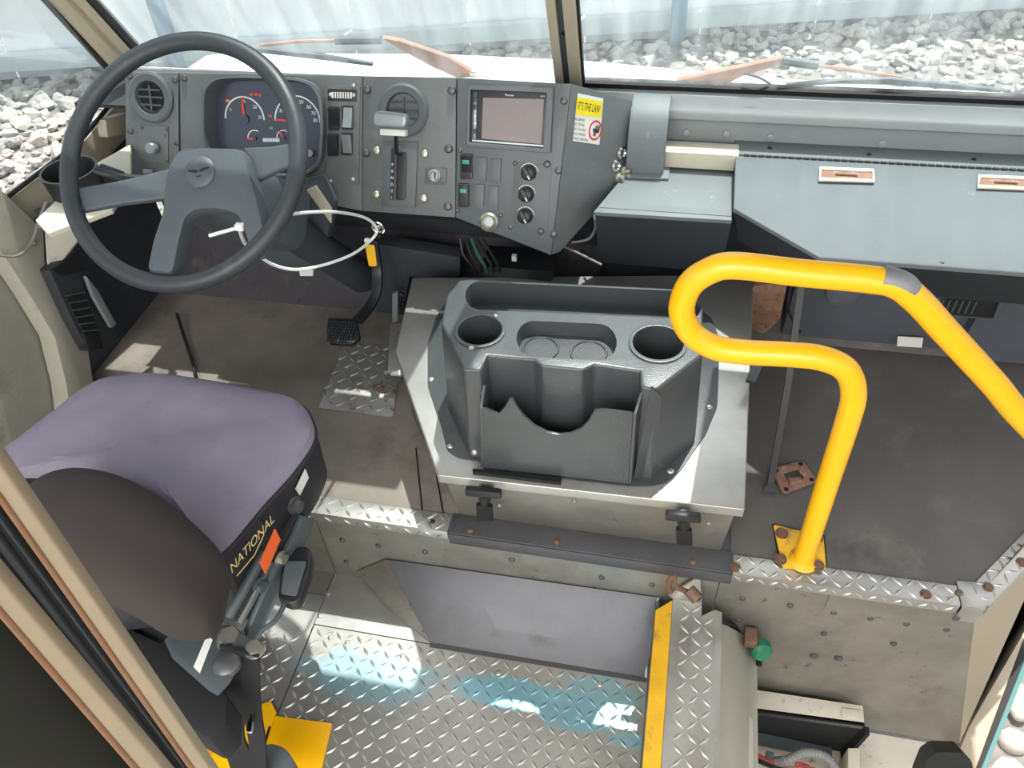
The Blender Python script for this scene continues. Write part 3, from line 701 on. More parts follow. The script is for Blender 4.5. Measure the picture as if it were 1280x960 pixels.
# instrument cluster: hooded bezel, recessed face
out = [(258, 150), (258, 112), (270, 97), (300, 94), (375, 97), (397, 104), (407, 122), (409, 160), (406, 200), (396, 214), (380, 221), (330, 221), (275, 219), (258, 180)]
o1 = rounded(DL(out, 0), .03, 3)
cen = sum(o1, V())/len(o1)
def shrink(l, s, w, w0=0): return [cen+(p-cen)*s+DN*(w-w0) for p in l]
cut(clu, [prism([p-DN*.05 for p in shrink(o1, .965, 0)], DN*.09)]); cut(shell, [prism([p-DN*.05 for p in shrink(o1, .965, 0)], DN*.09)])
cl = obj('instrument_cluster', rings([o1, shrink(o1, .995, .022), shrink(o1, .955, .024), shrink(o1, .93, .012), shrink(o1, .90, -.028)], False, False), DASH2, db, bevel=0)
obj('gauge_face', prism(shrink(o1, .915, -.03), DN*.003), GAUGE, cl)
wf = -.0265
def gauge(px, py, rpx, a0, a1, needle, nums, lw=.0035):
    c = D(px, py, wf); r = (D(px+rpx, py, wf)-c).length
    obj('gauge_arc', arc_band(c, X, DU, r, r, lw, rad(a0), rad(a1), 24, DN, .0006), PRINTW, cl, smooth=False)
    d = X*math.cos(rad(needle))+DU*math.sin(rad(needle)); s_ = DN.cross(d)
    obj('gauge_needle', prism([c-s_*.004, c+s_*.004, c+d*r*.97+s_*.0015, c+d*r*.97-s_*.0015], DN*.003), LEDR, cl)
    obj('gauge_hub', cyl(c, c+DN*.0045, r*.22, n=16), GAUGE, cl)
    for a, t in nums:
        q = c+(X*math.cos(rad(a))+DU*math.sin(rad(a)))*r*.78+DN*.0008
        text('gauge_number', t, q, X, DU, r*.2, PRINTW, cl)
gauge(306, 149, 25, 0, 180, 92, [(150, '5'), (90, '15'), (45, '20'), (8, '25')])
gauge(372, 152, 29, 0, 180, 178, [(150, '20'), (112, '40'), (75, '50'), (48, '60'), (26, '70'), (6, '80')])
gauge(319, 173, 9.5, 60, 180, 186, [], .0025); gauge(355, 173, 9.5, 60, 180, 120, [], .0025)
def mark(px, py, w, h, m, wd=wf): 
    c = D(px, py, wd); obj('warning_light', box(c, w, h, .001, (X, DU, DN)), m, cl, smooth=False)
for px, py, w, m in ((285, 126, .012, AMBER), (314, 118, .008, LEDR), (320, 118, .008, LEDR), (325, 119, .006, LEDR), (338, 145, .008, LEDR), (339, 160, .01, LEDG), (378, 149, .007, LEDR)): mark(px, py, w, .006, m)
for px in range(330, 350, 3): mark(px, 175, .006, .009, PRINTW)
obj('trip_button', cyl(D(389, 191, wf), D(389, 191, wf)+DN*.01, .009, n=16), SILV, cl)

# switch plate with four rockers and an engraved plate
sw = plate('switch_plate', [(410, 107), (451, 108), (449, 231), (409, 229)], .0, .004, DASH, db, .001)
dp = plate('data_plate', [(410, 111), (446, 112), (446, 127), (410, 126)], .004, .006, BLACK, db, .001)
plate('data_field', [(414.5, 115), (440, 115.5), (440, 123), (414.5, 122.5)], .006, .0066, WHITEL, dp, 0)
for k in range(7): plate('data_bar', [(417+k*3.2, 115.5), (418.2+k*3.2, 115.5), (418.2+k*3.2, 122.5), (417+k*3.2, 122.5)], .0066, .007, PRINTK, dp, 0)
for px, py in ((413, 118.5), (442, 119), (442, 107)): bolt('plate_screw', D(px, py, .005), DN, .005, ZINC, db)
for px, py in ((413, 226), (441, 224)): bolt('plate_screw', D(px, py, .004), DN, .005, ZINC, db)
def rocker(px, py, w, h, m, par, tilt, lens=None, base=.004):
    f = plate('rocker_switch', [(px-w, py-h), (px+w, py-h), (px+w, py+h), (px-w, py+h)], base, base+.005, BLACK, par, .001, r=.004, k=2)
    c = D(px, py, base+.006); hw = (D(px+w*.78, py, base)-D(px-w*.78, py, base)).length/2; hh = (D(px, py-h*.82, base)-D(px, py+h*.82, base)).length/2
    s = math.tan(tilt)*hh
    pts = [c-DU*hh-DN*.003, c-DU*hh+DN*(.006-s), c+DN*.004, c+DU*hh+DN*(.006+s), c+DU*hh-DN*.003]
    obj('rocker', prism([p-X*hw for p in pts], X*hw*2), m, f, bevel=.0012)
    if lens:
        q = c+DU*hh*.45+DN*(.0065+s*.5)
        obj('lens', box(q, hw*1.5, hh*.4, .003, (X, (DU*1+DN*math.tan(tilt)*.5).normalized(), DN)), lens, f, bevel=.0008)
    return f
rocker(418, 148, 7, 15, BLACK, db, .35); rocker(435, 147, 7, 15, SILV, db, -.25); rocker(417, 181, 7, 14, BLACK, db, .2); rocker(434, 180, 7, 14, SILV, db, .25)
# shifter
sh = plate('shifter_plate', [(479, 176), (523, 177), (520, 259), (477, 258)], .002, .008, DASH2, db, .002)
plate('shift_gate', [(496, 190), (509, 190), (507, 250), (495, 250)], .008, .012, BLACK, sh, .002, r=.006, k=3)
plate('gear_strip', [(489, 185), (494.5, 185), (493, 250), (487.5, 250)], .008, .0086, BLACK, sh, 0)
for k, ch in enumerate('PRND21'): text('gear_letter', ch, D(490.6-.2*k, 206+k*8.2, .0092), X, DU, .0095, PRINTW, sh)
a, b = D(501, 192, .01), D(495, 165, .085)
lev = obj('shift_lever', tube(smooth_path([a, a+DN*.03+DU*.006, b], 6), .005, 8), BLACK, db)
kc = D(491.5, 150, .095)
kn = rounded([kc+X*x+DU*y for x, y in ((-.042, -.016), (.040, -.016), (.043, .016), (-.038, .020))], .012, 4)
obj('shift_knob', prism(kn, DN*.028), SILV, lev, bevel=.007, seg=3)
obj('knob_base', box(kc-DU*.028-DN*.004, .062, .014, .022, (X, DU, DN)), WHITEL, lev, bevel=.002)
# key lock
kp = plate('key_plate', [(532, 209), (559, 210), (558, 231), (531, 230)], .002, .006, DASH2, db, .001, r=.004, k=2)
obj('key_lock', lathe([(.016, 0), (.016, .006), (.011, .009), (.009, .006), (0, .006)], D(543.5, 219.5, .006), DN, 20), SILV, kp)
obj('key_slot', box(D(543.5, 219.5, .0125), .004, .014, .002, (X, DU, DN)), BLACK, kp)
# radio
bz_o = DL([(586, 106), (693, 109), (689, 191), (584, 183)], .003); bz_i = DL([(590, 112), (684.5, 116), (680, 184.5), (588, 177.5)], .003)
rb = obj('radio_bezel', ringpoly(bz_o, bz_i, DN*.014), DASH2, db, bevel=.002)
rd = plate('radio', [(590, 112), (684.5, 116), (680, 184.5), (588, 177.5)], .003, .009, BLACK, db, .001)
plate('radio_screen', [(604, 122), (680, 124), (676.5, 180), (602, 173)], .009, .0098, SCREEN, rd, 0)
plate('button_column', [(591.5, 115), (596.5, 115), (595, 174), (590, 174)], .009, .011, mat('radio_button_chrome', '#5c6468', .25, metal=.6), rd, .001)
for k in range(5): plate('radio_button', [(592, 121+k*10), (595.6, 121+k*10), (595.3, 127+k*10), (591.6, 127+k*10)], .011, .0125, SILV if k in (2, 3) else BLACK, rd, .0005)
plate('radio_trim', [(590.5, 174.5), (681, 181.5), (680.5, 183.5), (590, 176.5)], .009, .0105, SILV, rd, 0)
text('radio_brand', 'Pioneer', D(637, 119, .0096), X, DU, .007, PRINTW, rd, .022)
text('radio_model', 'AVH', D(678, 120.5, .0096), X, DU, .005, PRINTW, rd)
# rockers with teal lenses, blanks, knobs, push light
rocker(583.5, 208, 7.5, 16, BLACK, db, .4, TEALL, .003); rocker(580, 244, 7, 15, BLACK, db, .1, TEALL, .003)
for px, py in ((602.5, 211), (620, 213), (599, 245), (617, 247)):
    plate('switch_blank', [(px-6.3, py-15), (px+6.7, py-14.5), (px+5.6, py+15.5), (px-7, py+14.5)], .003, .007, DASH2, db, .0015)
cp = plate('control_plate', [(644, 203), (690, 206), (684, 291), (637, 284)], .003, .0045, DASH2, db, .0007, r=.012)
for px, py in ((661, 216), (658, 243), (656.5, 270)):
    c = D(px, py, .0045)
    k_ = obj('control_knob', lathe([(.019, 0), (.0185, .006), (.016, .020), (.013, .022), (0, .022)], c, DN, 24), BLACK, db)
    d = (X*.5-DU*.85).normalized()
    obj('knob_grip', box(c+DN*.024, .010, .032, .010, (DN.cross(d), d, DN)), BLACK, k_, bevel=.002)
    obj('knob_mark', box(c+DN*.0292+d*.010, .0025, .010, .0006, (DN.cross(d), d, DN)), PRINTW, k_, smooth=False)
    obj('knob_scale', arc_band(c+DN*.0003, X, DU, .023, .023, .0015, rad(10), rad(150), 16, DN, .0004), PRINTW, k_, smooth=False)
pb = obj('push_button', lathe([(.024, 0), (.024, .010), (.019, .014), (.016, .012), (.015, .022), (.012, .024), (0, .024)], D(612, 277, .003), DN, 24), ZINC, db)
obj('button_core', lathe([(.0115, .0), (.0115, .003), (0, .003)], D(612, 277, .027), DN, 6), SILV, pb)
bolt('panel_bolt', D(626, 269, .003), DN, .006, SCREW, db)
# left control plate
lp = plate('dimmer_plate', [(174, 156), (211, 158), (211, 204), (176, 203)], .0, .004, mat('plate_grey', '#6a6d70', .45, metal=.2), db, .001)
for px, py in ((177.5, 159.5), (208, 162), (208.5, 201), (179.5, 199.5)): bolt('plate_screw', D(px, py, .004), DN, .004, SCREW, lp)
dk = obj('dimmer_knob', cyl(D(193, 185, .004), D(193, 185, .004)+DN*.012, .012, n=20), BLACK, lp)
obj('dimmer_cap', lathe([(.014, 0), (.015, .016), (.012, .020), (0, .020)], D(192.5, 185.5, .016), DN, 20), SILV, lp)
text('plate_mark', 'S', D(206.5, 170, .0046), X, DU, .012, PRINTK, lp)
plate('small_switch', [(180, 211), (192, 212), (192, 219), (180, 218)], 0, .005, SILV, db, .001)

# dark machinery under the dash
ud = thing('pedal_box', 'dark bracket and hoses under the dashboard beside the brake pedal', 'bracket', (-.6, 1.8, .1))
obj('bracket_plate', prism([PY(470, 305, 1.80), PY(575, 322, 1.80), PY(575, 352, 1.80), PY(512, 346, 1.80), PY(500, 420, 1.80), PY(470, 420, 1.80)], (0, .05, 0)), FIRE, ud, bevel=.004)
for k in range(5):
    x0 = 575+k*7
    obj('cable', tube(smooth_path([PY(x0, 298, 1.72), PY(x0+4+k*2, 318, 1.70), PY(x0+16+k, 334, 1.70), PY(x0+22, 350, 1.74)], 5), .004, 6), BLACK if k != 2 else GREENC, ud)
obj('control_unit', box(PY(650, 335, 1.76), .20, .10, .07), BLACK, ud, bevel=.006)
obj('white_plug', box(PY(643, 322, 1.70), .012, .012, .016), WHITEC, ud)
tg = obj('hose_pair', tube(smooth_path([PY(742, 268, 1.80), PY(744, 285, 1.77), PY(735, 299, 1.74), PY(714, 303, 1.72)], 6), .0035, 8), GREYC)
tag(tg, 'thin grey hose curling out behind the dashboard side panel', 'hose')
tg = obj('loose_cable', tube(smooth_path([PY(700, 306, 1.70), PY(724, 317, 1.66), PY(752, 331, 1.62)], 5), .003, 8), GREYC)
tag(tg, 'short straight grey cable below the dashboard corner', 'cable')

# ================================================================== STEERING WHEEL
WT = rad(50); SNM = V((0, -math.cos(WT), math.sin(WT))); SU = V((0, math.sin(WT), math.cos(WT)))
SC = V((-.935, 1.222, .850)); SR = .2395; sr = .0172
def SW(px, py, w=0): return PP(px, py, SC+SNM*w, SNM)
sw_ = thing('steering_wheel', 'large dark grey four spoke steering wheel in front of the gauges', 'steering wheel', SC-SNM*.05)
ring = [SC+(X*math.cos(a)+SU*math.sin(a))*SR for a in [2*math.pi*i/96 for i in range(96)]]
obj('rim', tube(ring, sr, 14, True), WHEELM, sw_)
hubpx = [(222, 190), (250, 183), (300, 184), (312, 197), (330, 262), (338, 300), (322, 326), (311, 290), (302, 270), (276, 263), (246, 264), (232, 274), (224, 305), (215, 349), (182, 345), (190, 306), (203, 268), (206, 224), (212, 204)]
def hubring(w, s=1.0):
    c = SW(258, 240, w); return [c+(SW(x, y, 0)+SNM*w-c)*s for x, y in hubpx]
h0 = rounded(hubring(-.030, .97), .01, 2); h1 = rounded(hubring(-.012, 1.0), .01, 2); h2 = rounded(hubring(.008, .93), .01, 2)
obj('hub_pad', rings([h0, h1, h2]), HUBM, sw_, bevel=.003)
def spoke(p0, p1, a, b, wa=-.018, wb=-.004, name='spoke', th=.018):
    # p0, p1 root corners at the hub, a, b at the rim
    r0, r1, q0, q1 = SW(*p0, wa), SW(*p1, wa), SW(*a, wb), SW(*b, wb)
    mid0, mid1 = (r0+q0)/2, (r1+q1)/2; cm = (mid0+mid1)/2
    mid0, mid1 = cm+(mid0-cm)*.86, cm+(mid1-cm)*.86
    obj(name, rings([[r0, r1, r1-SNM*th, r0-SNM*th], [mid0, mid1, mid1-SNM*th, mid0-SNM*th], [q0, q1, q1-SNM*th*.8, q0-SNM*th*.8]]), HUBM, sw_, bevel=.006, seg=3)
spoke((212, 210), (207, 248), (88, 236), (94, 266)); spoke((303, 184), (318, 226), (374, 176), (376, 204))
obj('column_neck', cyl(SC-SNM*.025, SC-SNM*.10, .036, .045, 24), HUBM, sw_)
hb = SW(250, 215, .009)
bt = obj('horn_button', lathe([(.031, -.004), (.031, .001), (.028, .004), (.012, .006), (0, .006)], hb, SNM, 32), HUBM, sw_)
# winged emblem on the button
es = (X*math.cos(rad(12))+SU*math.sin(rad(12))); ev = SNM.cross(es)
for s in (-1, 1):
    obj('emblem_wing', prism([hb+es*s*x+ev*y+SNM*.0058 for x, y in ((.001, .001), (.008, .004), (.023, .0045), (.019, .001), (.012, -.001), (.004, -.003))], SNM*.0012), BLACK, bt, smooth=False)
obj('emblem_tip', prism([hb+es*x-ev*.010+ev*y+SNM*.0055 for x, y in ((-.005, 0), (.005, .001), (.003, -.002), (-.003, -.002))], SNM*.001), BLACK, bt, smooth=False)
# column
co = thing('steering_column', 'grey plastic steering column shroud below the wheel', 'steering column', (-.93, 1.45, .3))
ax = -SNM; c0 = SC+ax*.095; c1 = SC+ax*.36; c2 = V((SC.x+.02, 1.82, .12))
c0 = c0+SU*-.02
def sec(c, d, w, h): 
    x, y = X, d.cross(X).normalized()
    return rounded([c+x*w*a+y*h*b for a, b in ((-1, -1), (1, -1), (1, 1), (-1, 1))], min(w, h)*.6, 4)
obj('shroud', rings([sec(c0, ax, .062, .055), sec(c0.lerp(c1, .3), ax, .085, .07), sec(c1, ax, .10, .08)]), HUBM, co, bevel=.003)
obj('column_tube', cyl(c1-ax*.02, c2, .045, .05, 20), FIRE, co)
sk = [PY(340, 243, 1.60), PY(396, 232, 1.60), PY(415, 262, 1.60), PY(404, 330, 1.62), PY(330, 336, 1.62), PY(300, 280, 1.60)]
obj('lower_cover', prism(sk, (0, .06, 0)), HUBM, co, bevel=.008)
obj('cover_flap', prism([PY(383, 238, 1.585), PY(394, 233, 1.585), PY(414, 262, 1.585), PY(414, 280, 1.585)], (0, .008, 0)), BEIGE, co, bevel=.001)
obj('stalk', tube(smooth_path([c0+V((-.05, .02, 0)), PY(160, 222, 1.45), PY(118, 213, 1.45)], 4), .009, 8), BLACK, co)
obj('white_clip', prism([PY(374, 337, 1.60), PY(391, 336, 1.60), PY(391, 345, 1.60), PY(375, 345, 1.60)], (0, .01, 0)), WHITEC, co)

# white cable tie with key and tag around the spoke
ct = thing('cable_tie', 'long white cable tie looped round the wheel spoke and the key', 'cable tie', SW(300, 285))
def dq(px, py, y): return PY(px, py, y)
pth = [dq(262, 294.5, 1.12), dq(300, 284, 1.13), dq(345, 271.5, 1.18), dq(385, 265.5, 1.28), dq(425, 265.5, 1.40), dq(458, 273, 1.50), dq(471, 287, 1.53), dq(463, 301, 1.52), dq(440, 318, 1.44), dq(405, 331, 1.36), dq(370, 337, 1.30), dq(342, 331, 1.26), dq(322, 318, 1.22), dq(306, 304, 1.17), dq(299, 285, 1.13)]
obj('strap', tube(smooth_path(pth, 7), .0036, 8), WHITEC, ct)
obj('tie_head', box(dq(300, 283.5, 1.125), .016, .012, .013), WHITEC, ct, bevel=.002)
ky = thing('ignition_key', 'key with yellow tag hanging below the dashboard', 'key', dq(468, 320, 1.53))
ig = D(476, 283, -.03)
obj('key_ring', tube([dq(472, 284, 1.53)+(X*math.cos(a)+Z*math.sin(a))*.014 for a in [2*math.pi*i/24 for i in range(24)]], .0022, 6, True), CHROME, ky)
obj('key_barrel', cyl(ig, dq(475, 287, 1.56), .013, .011, 16), CHROME, ky)
obj('key_blade', prism([dq(474, 280, 1.54), dq(481, 286, 1.54), dq(475, 297, 1.54), dq(471, 295, 1.54)], (0, .003, 0)), CHROME, ky)
obj('key_tag', prism(rounded([dq(456, 306, 1.52), dq(468, 307, 1.52), dq(471, 333, 1.51), dq(461, 333, 1.51)], .004, 3), (0, .003, 0)), YTAG, ky, bevel=.001)
obj('white_clasp', box(dq(459, 301, 1.52), .012, .010, .012), WHITEC, ky, bevel=.002)

# ================================================================== PEDALS
bp = thing('brake_pedal', 'black brake pedal with ribbed pad above the tread plate', 'pedal', PY(430, 425, 1.55))
padp = [PY(411, 398, 1.58), PY(446, 400, 1.58), PY(449, 420, 1.52), PY(440, 432, 1.50), PY(411, 429, 1.50), PY(406, 412, 1.53)]
pn = (padp[1]-padp[0]).cross(padp[3]-padp[0]).normalized()
if pn.z < 0: pn = -pn
pc = sum(padp, V())/6
padp = [p-pn*(p-pc).dot(pn) for p in padp]
obj('pad', prism(rounded(padp, .008, 2), -pn*.014), BLACK, bp, bevel=.002)
pu = (padp[1]-padp[0]).normalized(); pv = pn.cross(pu)
pz = 0
for i in range(-4, 5):
    for j in range(-3, 4):
        q = pc+pu*i*.0085+pv*j*.010
        if abs(i) < 5: pz += 1; obj('rib', box(q+pn*.002, .005, .0065, .004, (pu, pv, pn)), DARKC, bp, smooth=False)
arm = [PY(466, 300, 1.72), PY(471, 335, 1.70), PY(471, 362, 1.66), PY(463, 382, 1.62), PY(446, 402, 1.56)]
obj('pedal_arm', tube(smooth_path(arm, 6), .0, 4, flat=(.028, .012, X)), BLACK, bp, bevel=.001)
ac = thing('accelerator_pedal', 'accelerator pedal in the corner beside the engine cover', 'pedal', PY(495, 420, 1.62))
a = [PY(488, 405, 1.64), PY(503, 404, 1.64), PY(500, 470, 1.46), PY(484, 470, 1.46)]
obj('treadle', prism(a, (0, .01, -.012)), TREAD, ac, bevel=.002)
obj('treadle_hinge', box(PY(492, 470, 1.47), .05, .02, .02), STEELG, ac, bevel=.003)
obj('linkage', prism([PY(490, 367, 1.68), PY(497, 366, 1.68), PY(497, 402, 1.66), PY(490, 404, 1.66)], (0, .012, 0)), LEDGEM, ac, bevel=.002)
obj('return_spring', tube([PY(500, 362, 1.70)+V((.008*math.cos(t*.9), .008*math.sin(t*.9), -.0022*t)) for t in range(42)], .002, 5), BLACK, ac)
hpz = thing('heel_plate', 'square tread plate with rust dust on the driver floor', 'floor plate', PZ(450, 475, 0))
hq = [PZ(431, 431, .006), PZ(503, 431, .006), PZ(491, 521, .006), PZ(398, 509, .006)]
HPM = mat('tread_plate_dusty', '#b0aeaa', .4, metal=.6, var=.12, spots=[('#6f5546', 9, .5, .14)])
obj('plate', prism(hq, (0, 0, -.006)), HPM, hpz, bevel=.001)
hpoly = [(p.x, p.y) for p in hq]
stuff(obj('tread_lugs', lugs(lambda a, b: inpoly(hpoly, a-.0, b), 0, o=V((0, 0, .006)), ur=(-1, -.5), vr=(1.3, 1.75), pitch=.03), HPM, hpz))
rdz = obj('brake_rod', tube(smooth_path([PZ(246, 475, .01), PZ(240, 450, .012), PZ(230, 420, .02), PZ(221, 392, .03)], 5), .005, 6), BLACK)
tag(rdz, 'thin black rod lying on the floor behind the seat front', 'rod')

# ================================================================== ENGINE COVER AND CONSOLE
ZLID = .25
ec = thing('engine_cover', 'aluminium engine cover box carrying the black console', 'engine cover', (-.15, 1.3, 0))
lid = [PZ(515, 347, ZLID), PZ(943, 343, ZLID), PZ(931, 637, ZLID), PZ(547, 594, ZLID), PZ(494, 440, ZLID)]
obj('lid', prism(lid, (0, 0, -.028)), ALUB, ec, bevel=.004, seg=3)
cx = sum(lid, V())/5
def ins(p, s, z): q = cx+(p-cx)*s; return V((q.x, q.y, z))
bt_ = [ins(p, .965, 0) for p in lid]; tp = [ins(p, .975, ZLID-.028) for p in lid]
for l_ in (bt_, tp):
    l_[2].y = YR+.05 if l_ is bt_ else lid[2].y+.02; l_[3].y = YR+.05 if l_ is bt_ else lid[3].y+.02
obj('box_body', loft(bt_, tp), ALU, ec, bevel=.003)
def latch(px, py, sx):
    y0 = lid[3].y-.012; c = PY(px, py, y0)
    l_ = obj('latch', prism(rounded([PY(px-22, py-19, y0), PY(px+22, py-15, y0), PY(px+23, py-7, y0), PY(px-22, py-11, y0)], .004, 2), (0, -.014, 0)), BLACK, ec, bevel=.003)
    obj('latch_neck', cyl(PY(px+1, py-10, y0+.002), PY(px+1, py+8, y0+.012), .016, .010, 14), BLACK, l_)
    obj('latch_foot', prism([PY(px-9, py+2, y0+.01), PY(px+11, py+4, y0+.01), PY(px+12, py+22, y0+.016), PY(px-8, py+21, y0+.016)], (0, -.012, 0)), RUBBER, l_, bevel=.003)
latch(605, 625, 1); latch(854, 655, 1)
for px, py in ((624, 632), (886, 655), (718, 627)): bolt('rivet', PY(px, py, lid[3].y+.02), -Y, .006, ALU, ec, .003)
bolt('lid_hole', PZ(572, 400, ZLID), Z, .004, SCREW, ec, .002)

def C5(x, y): return 470+.3959*x, 310+.3959*y
def cz(pts, z): return [PZ(*C5(x, y), z) for x, y in pts]
ZC = .518
con = thing('console_organizer', 'black moulded console with cup holders and a paper pocket', 'console', (-.2, 1.3, ZLID))
flg = cz([(225, 165), (190, 215), (163, 300), (163, 435), (205, 560), (225, 640), (262, 662), (330, 672), (335, 700), (795, 752), (862, 752), (915, 742), (960, 705), (1040, 590), (1078, 500), (1086, 290), (1060, 220), (1020, 190), (900, 165)], ZLID+.004)
obj('flange', prism(rounded(flg, .012, 2), (0, 0, -.004)), CONS, con, bevel=.0015)
top = cz([(262, 100), (300, 96), (960, 128), (1010, 148), (1032, 185), (1032, 335), (885, 448), (835, 438), (835, 388), (690, 366), (655, 384), (522, 372), (500, 352), (352, 338), (332, 386), (275, 384), (206, 238), (222, 150)], ZC)
bot = []
tc_ = sum(top, V())/len(top)
for p in top:
    q = tc_+(p-tc_)*1.05; bot.append(V((q.x, q.y-(.0), ZLID+.003)))
# the wall behind the pocket stays upright
for k in range(7, 15): bot[k].y = top[k].y-.004; bot[k].x = top[k].x
sh_ = obj('shell', loft([p for p in bot], top), CONS, con, bevel=.006, seg=3, ang=30)
def stad(cx_, cy_, hw, hh, z, k=14):
    """stadium outline in console zoom pixels"""
    o = []
    for i in range(k+1): a = -math.pi/2+math.pi*i/k; o.append((cx_+hw-hh+hh*math.cos(a), cy_+hh*math.sin(a)))
    for i in range(k+1): a = math.pi/2+math.pi*i/k; o.append((cx_-hw+hh+hh*math.cos(a), cy_+hh*math.sin(a)))
    return [PZ(*C5(x, y+(x-cx_)*.045), z) for x, y in o]
def well(l_, depth, s=.93):
    c = sum(l_, V())/len(l_)
    return loft([c+(p-c)*s-Z*depth for p in l_], [p+Z*.01 for p in l_])
c1 = PZ(*C5(328, 262), ZC); c2 = PZ(*C5(890, 302), ZC); r1 = .046; r2 = .050
def circ(c, r, n=32): return [c+X*r*math.cos(2*math.pi*i/n)+Y*r*math.sin(2*math.pi*i/n) for i in range(n)]
t1 = stad(655, 166, 375, 44, ZC); t2 = stad(602, 292, 160, 58, ZC)
cut(sh_, [well(circ(c1, r1), .10), well(circ(c2, r2), .11), well(t1, .055, .97), well(t2, .035, .95)])
def lipring(l_, w, m=CONS):
    c = sum(l_, V())/len(l_); o = [p+(p-c).normalized()*w for p in l_]
    obj('rim_lip', rings([[p+Z*.0005 for p in o], [p+Z*.004 for p in o], [p+Z*.004 for p in l_], [p-Z*.004 for p in l_]], False, False), m, con, bevel=.001)
lipring(circ(c1, r1), .007); lipring(circ(c2, r2), .008)
for k, c in enumerate((PZ(*C5(520, 318), ZC-.034), PZ(*C5(672, 332), ZC-.034))): obj('coin_ring', tube(circ(c, .036), .0025, 6, True), CONS, con)
for px, py in ((375, 216), (302, 314), (292, 432), (300, 540), (310, 645)):
    x, y = C5(px, py); bolt('console_screw', PZ(x, y, ZC if py < 330 else ZC-.18), Z if py < 330 else -Y, .007, ZINC, con, .004)
for px, py in ((175, 415), (235, 625), (1052, 502), (930, 704)):
    bolt('console_screw', PZ(*C5(px, py), ZLID+.004), Z, .008, ZINC, con, .005)
# pocket in front
YP = PZ(*C5(330, 690), ZLID+.012).y-.004
YQ = PZ(*C5(795, 740), ZLID+.012).y-.004
pk0, pk1 = PZ(*C5(330, 690), ZLID+.012), PZ(*C5(795, 742), ZLID+.012)
pd = (pk1-pk0).normalized(); pn_ = V((pd.y, -pd.x, 0)).normalized()
def PKp(x, y, w=0): return PP(*C5(x, y), pk0+pn_*w, pn_)
front = [(330, 690), (326, 505), (352, 512), (385, 526), (405, 505), (420, 478), (432, 478), (448, 505), (470, 535), (500, 563), (540, 583), (580, 591), (615, 587), (648, 572), (672, 545), (690, 513), (720, 512), (812, 524), (797, 742)]
obj('pocket_front', prism([PKp(*q) for q in front], -pn_*.007), CONS, con, bevel=.002)
# pocket sides, floor and outer flanges
fl_, fb_ = PKp(326, 505), PKp(330, 690); frr, frb = PKp(812, 524), PKp(797, 742)
bl = V((top[14].x, top[14].y, ZC)); br = V((top[7].x, top[7].y, ZC))
def side_wall(ft, fb, bk):
    g = [fb, ft, V((bk.x, bk.y, ft.z+.03)), V((bk.x, bk.y, ZLID+.01))]
    obj('pocket_side', prism(g, X*.006), CONS, con, bevel=.0015)
side_wall(fl_, fb_, bl); side_wall(frr, frb, br)
obj('pocket_floor', prism([fb_+Z*.004, frb+Z*.004, V((br.x, br.y, ZLID+.016)), V((bl.x, bl.y, ZLID+.016))], (0, 0, -.005)), CONS, con)
obj('pocket_flange', prism([PKp(330, 690)+pn_*-.03, PKp(322, 500)-pn_*.03, V((fl_.x-.04, fl_.y+.075, ZC-.03)), V((fb_.x-.045, fb_.y+.06, ZLID+.006))], X*.005), CONS, con, bevel=.001)
obj('pocket_flange', prism([PKp(812, 742)-pn_*.01, PKp(868, 452)-pn_*.01, V((frr.x+.05, frr.y+.03, ZC-.02)), V((frb.x+.05, frb.y+.04, ZLID+.006))], Y*.005), CONS, con, bevel=.001)
tg = obj('pocket_shadow_strip', prism([PZ(*C5(305, 696), ZLID+.01), PZ(*C5(585, 724), ZLID+.01), PZ(*C5(583, 740), ZLID+.01), PZ(*C5(305, 706), ZLID+.01)], (0, 0, -.01)), RUBBER)  # flat black strip drawn in place of the console's shadow on the lid
tag(tg, 'black strip standing in for the shadow in front of the console pocket', 'strip')

# ================================================================== YELLOW GRAB RAIL
YG = 1.09
gr_ = thing('grab_rail', 'bent yellow tube grab rail bolted beside the engine cover', 'grab rail', PZ(1003, 700, 0))
def G(px, py): return PY(px, py, YG)
cp_ = [PZ(1003, 700, .0), G(1020, 650), G(1046, 575), G(1062, 515)]
path = [G(1003, 702), G(1035, 602), G(1059, 528), G(1067, 492), G(1058, 463), G(1028, 448), G(985, 443), G(930, 440), G(893, 434), G(864, 416), G(852, 388), G(862, 357), G(886, 339), G(918, 332), G(1000, 341), G(1085, 349), G(1120, 356), G(1148, 377), G(1180, 412), G(1240, 477), G(1300, 545), V((1.12, YG, .09))]
obj('tube', tube(smooth_path(path, 8), .0225, 16), YEL, gr_)
wa, wb = G(1100, 351), G(1131, 362)
obj('worn_patch', tube(smooth_path([G(1100, 349)+Z*.003, G(1112, 352.5)+Z*.0035+X*.001, G(1126, 358)+Z*.003+X*.002, G(1133, 363)+X*.003], 5), .0212, 16), mat('bare_steel_patch', '#8b8a8c', .5, metal=.6, var=.2), gr_)
pq = [PZ(966, 657, .004), PZ(1029, 672, .004), PZ(1032, 713, .004), PZ(978, 711, .004)]
obj('base_plate', prism(rounded(pq, .005, 2), (0, 0, .006)), YELW, gr_, bevel=.0015)
obj('base_gap', prism([PZ(965, 655, .001), PZ(1031, 670, .001), PZ(1034, 715, .001), PZ(975, 713, .001)], (0, 0, .002)), BLKV, gr_)
for px, py in ((977, 667), (1021, 672), (975, 699), (1022, 707)): hexbolt('base_bolt', PZ(px, py, .01), Z, .011, RUSTB, gr_)
obj('weld', lathe([(.034, 0), (.030, .006), (.023, .012), (.0, .012)], G(1003, 702)+Z*.006, Z, 20), YELW, gr_)

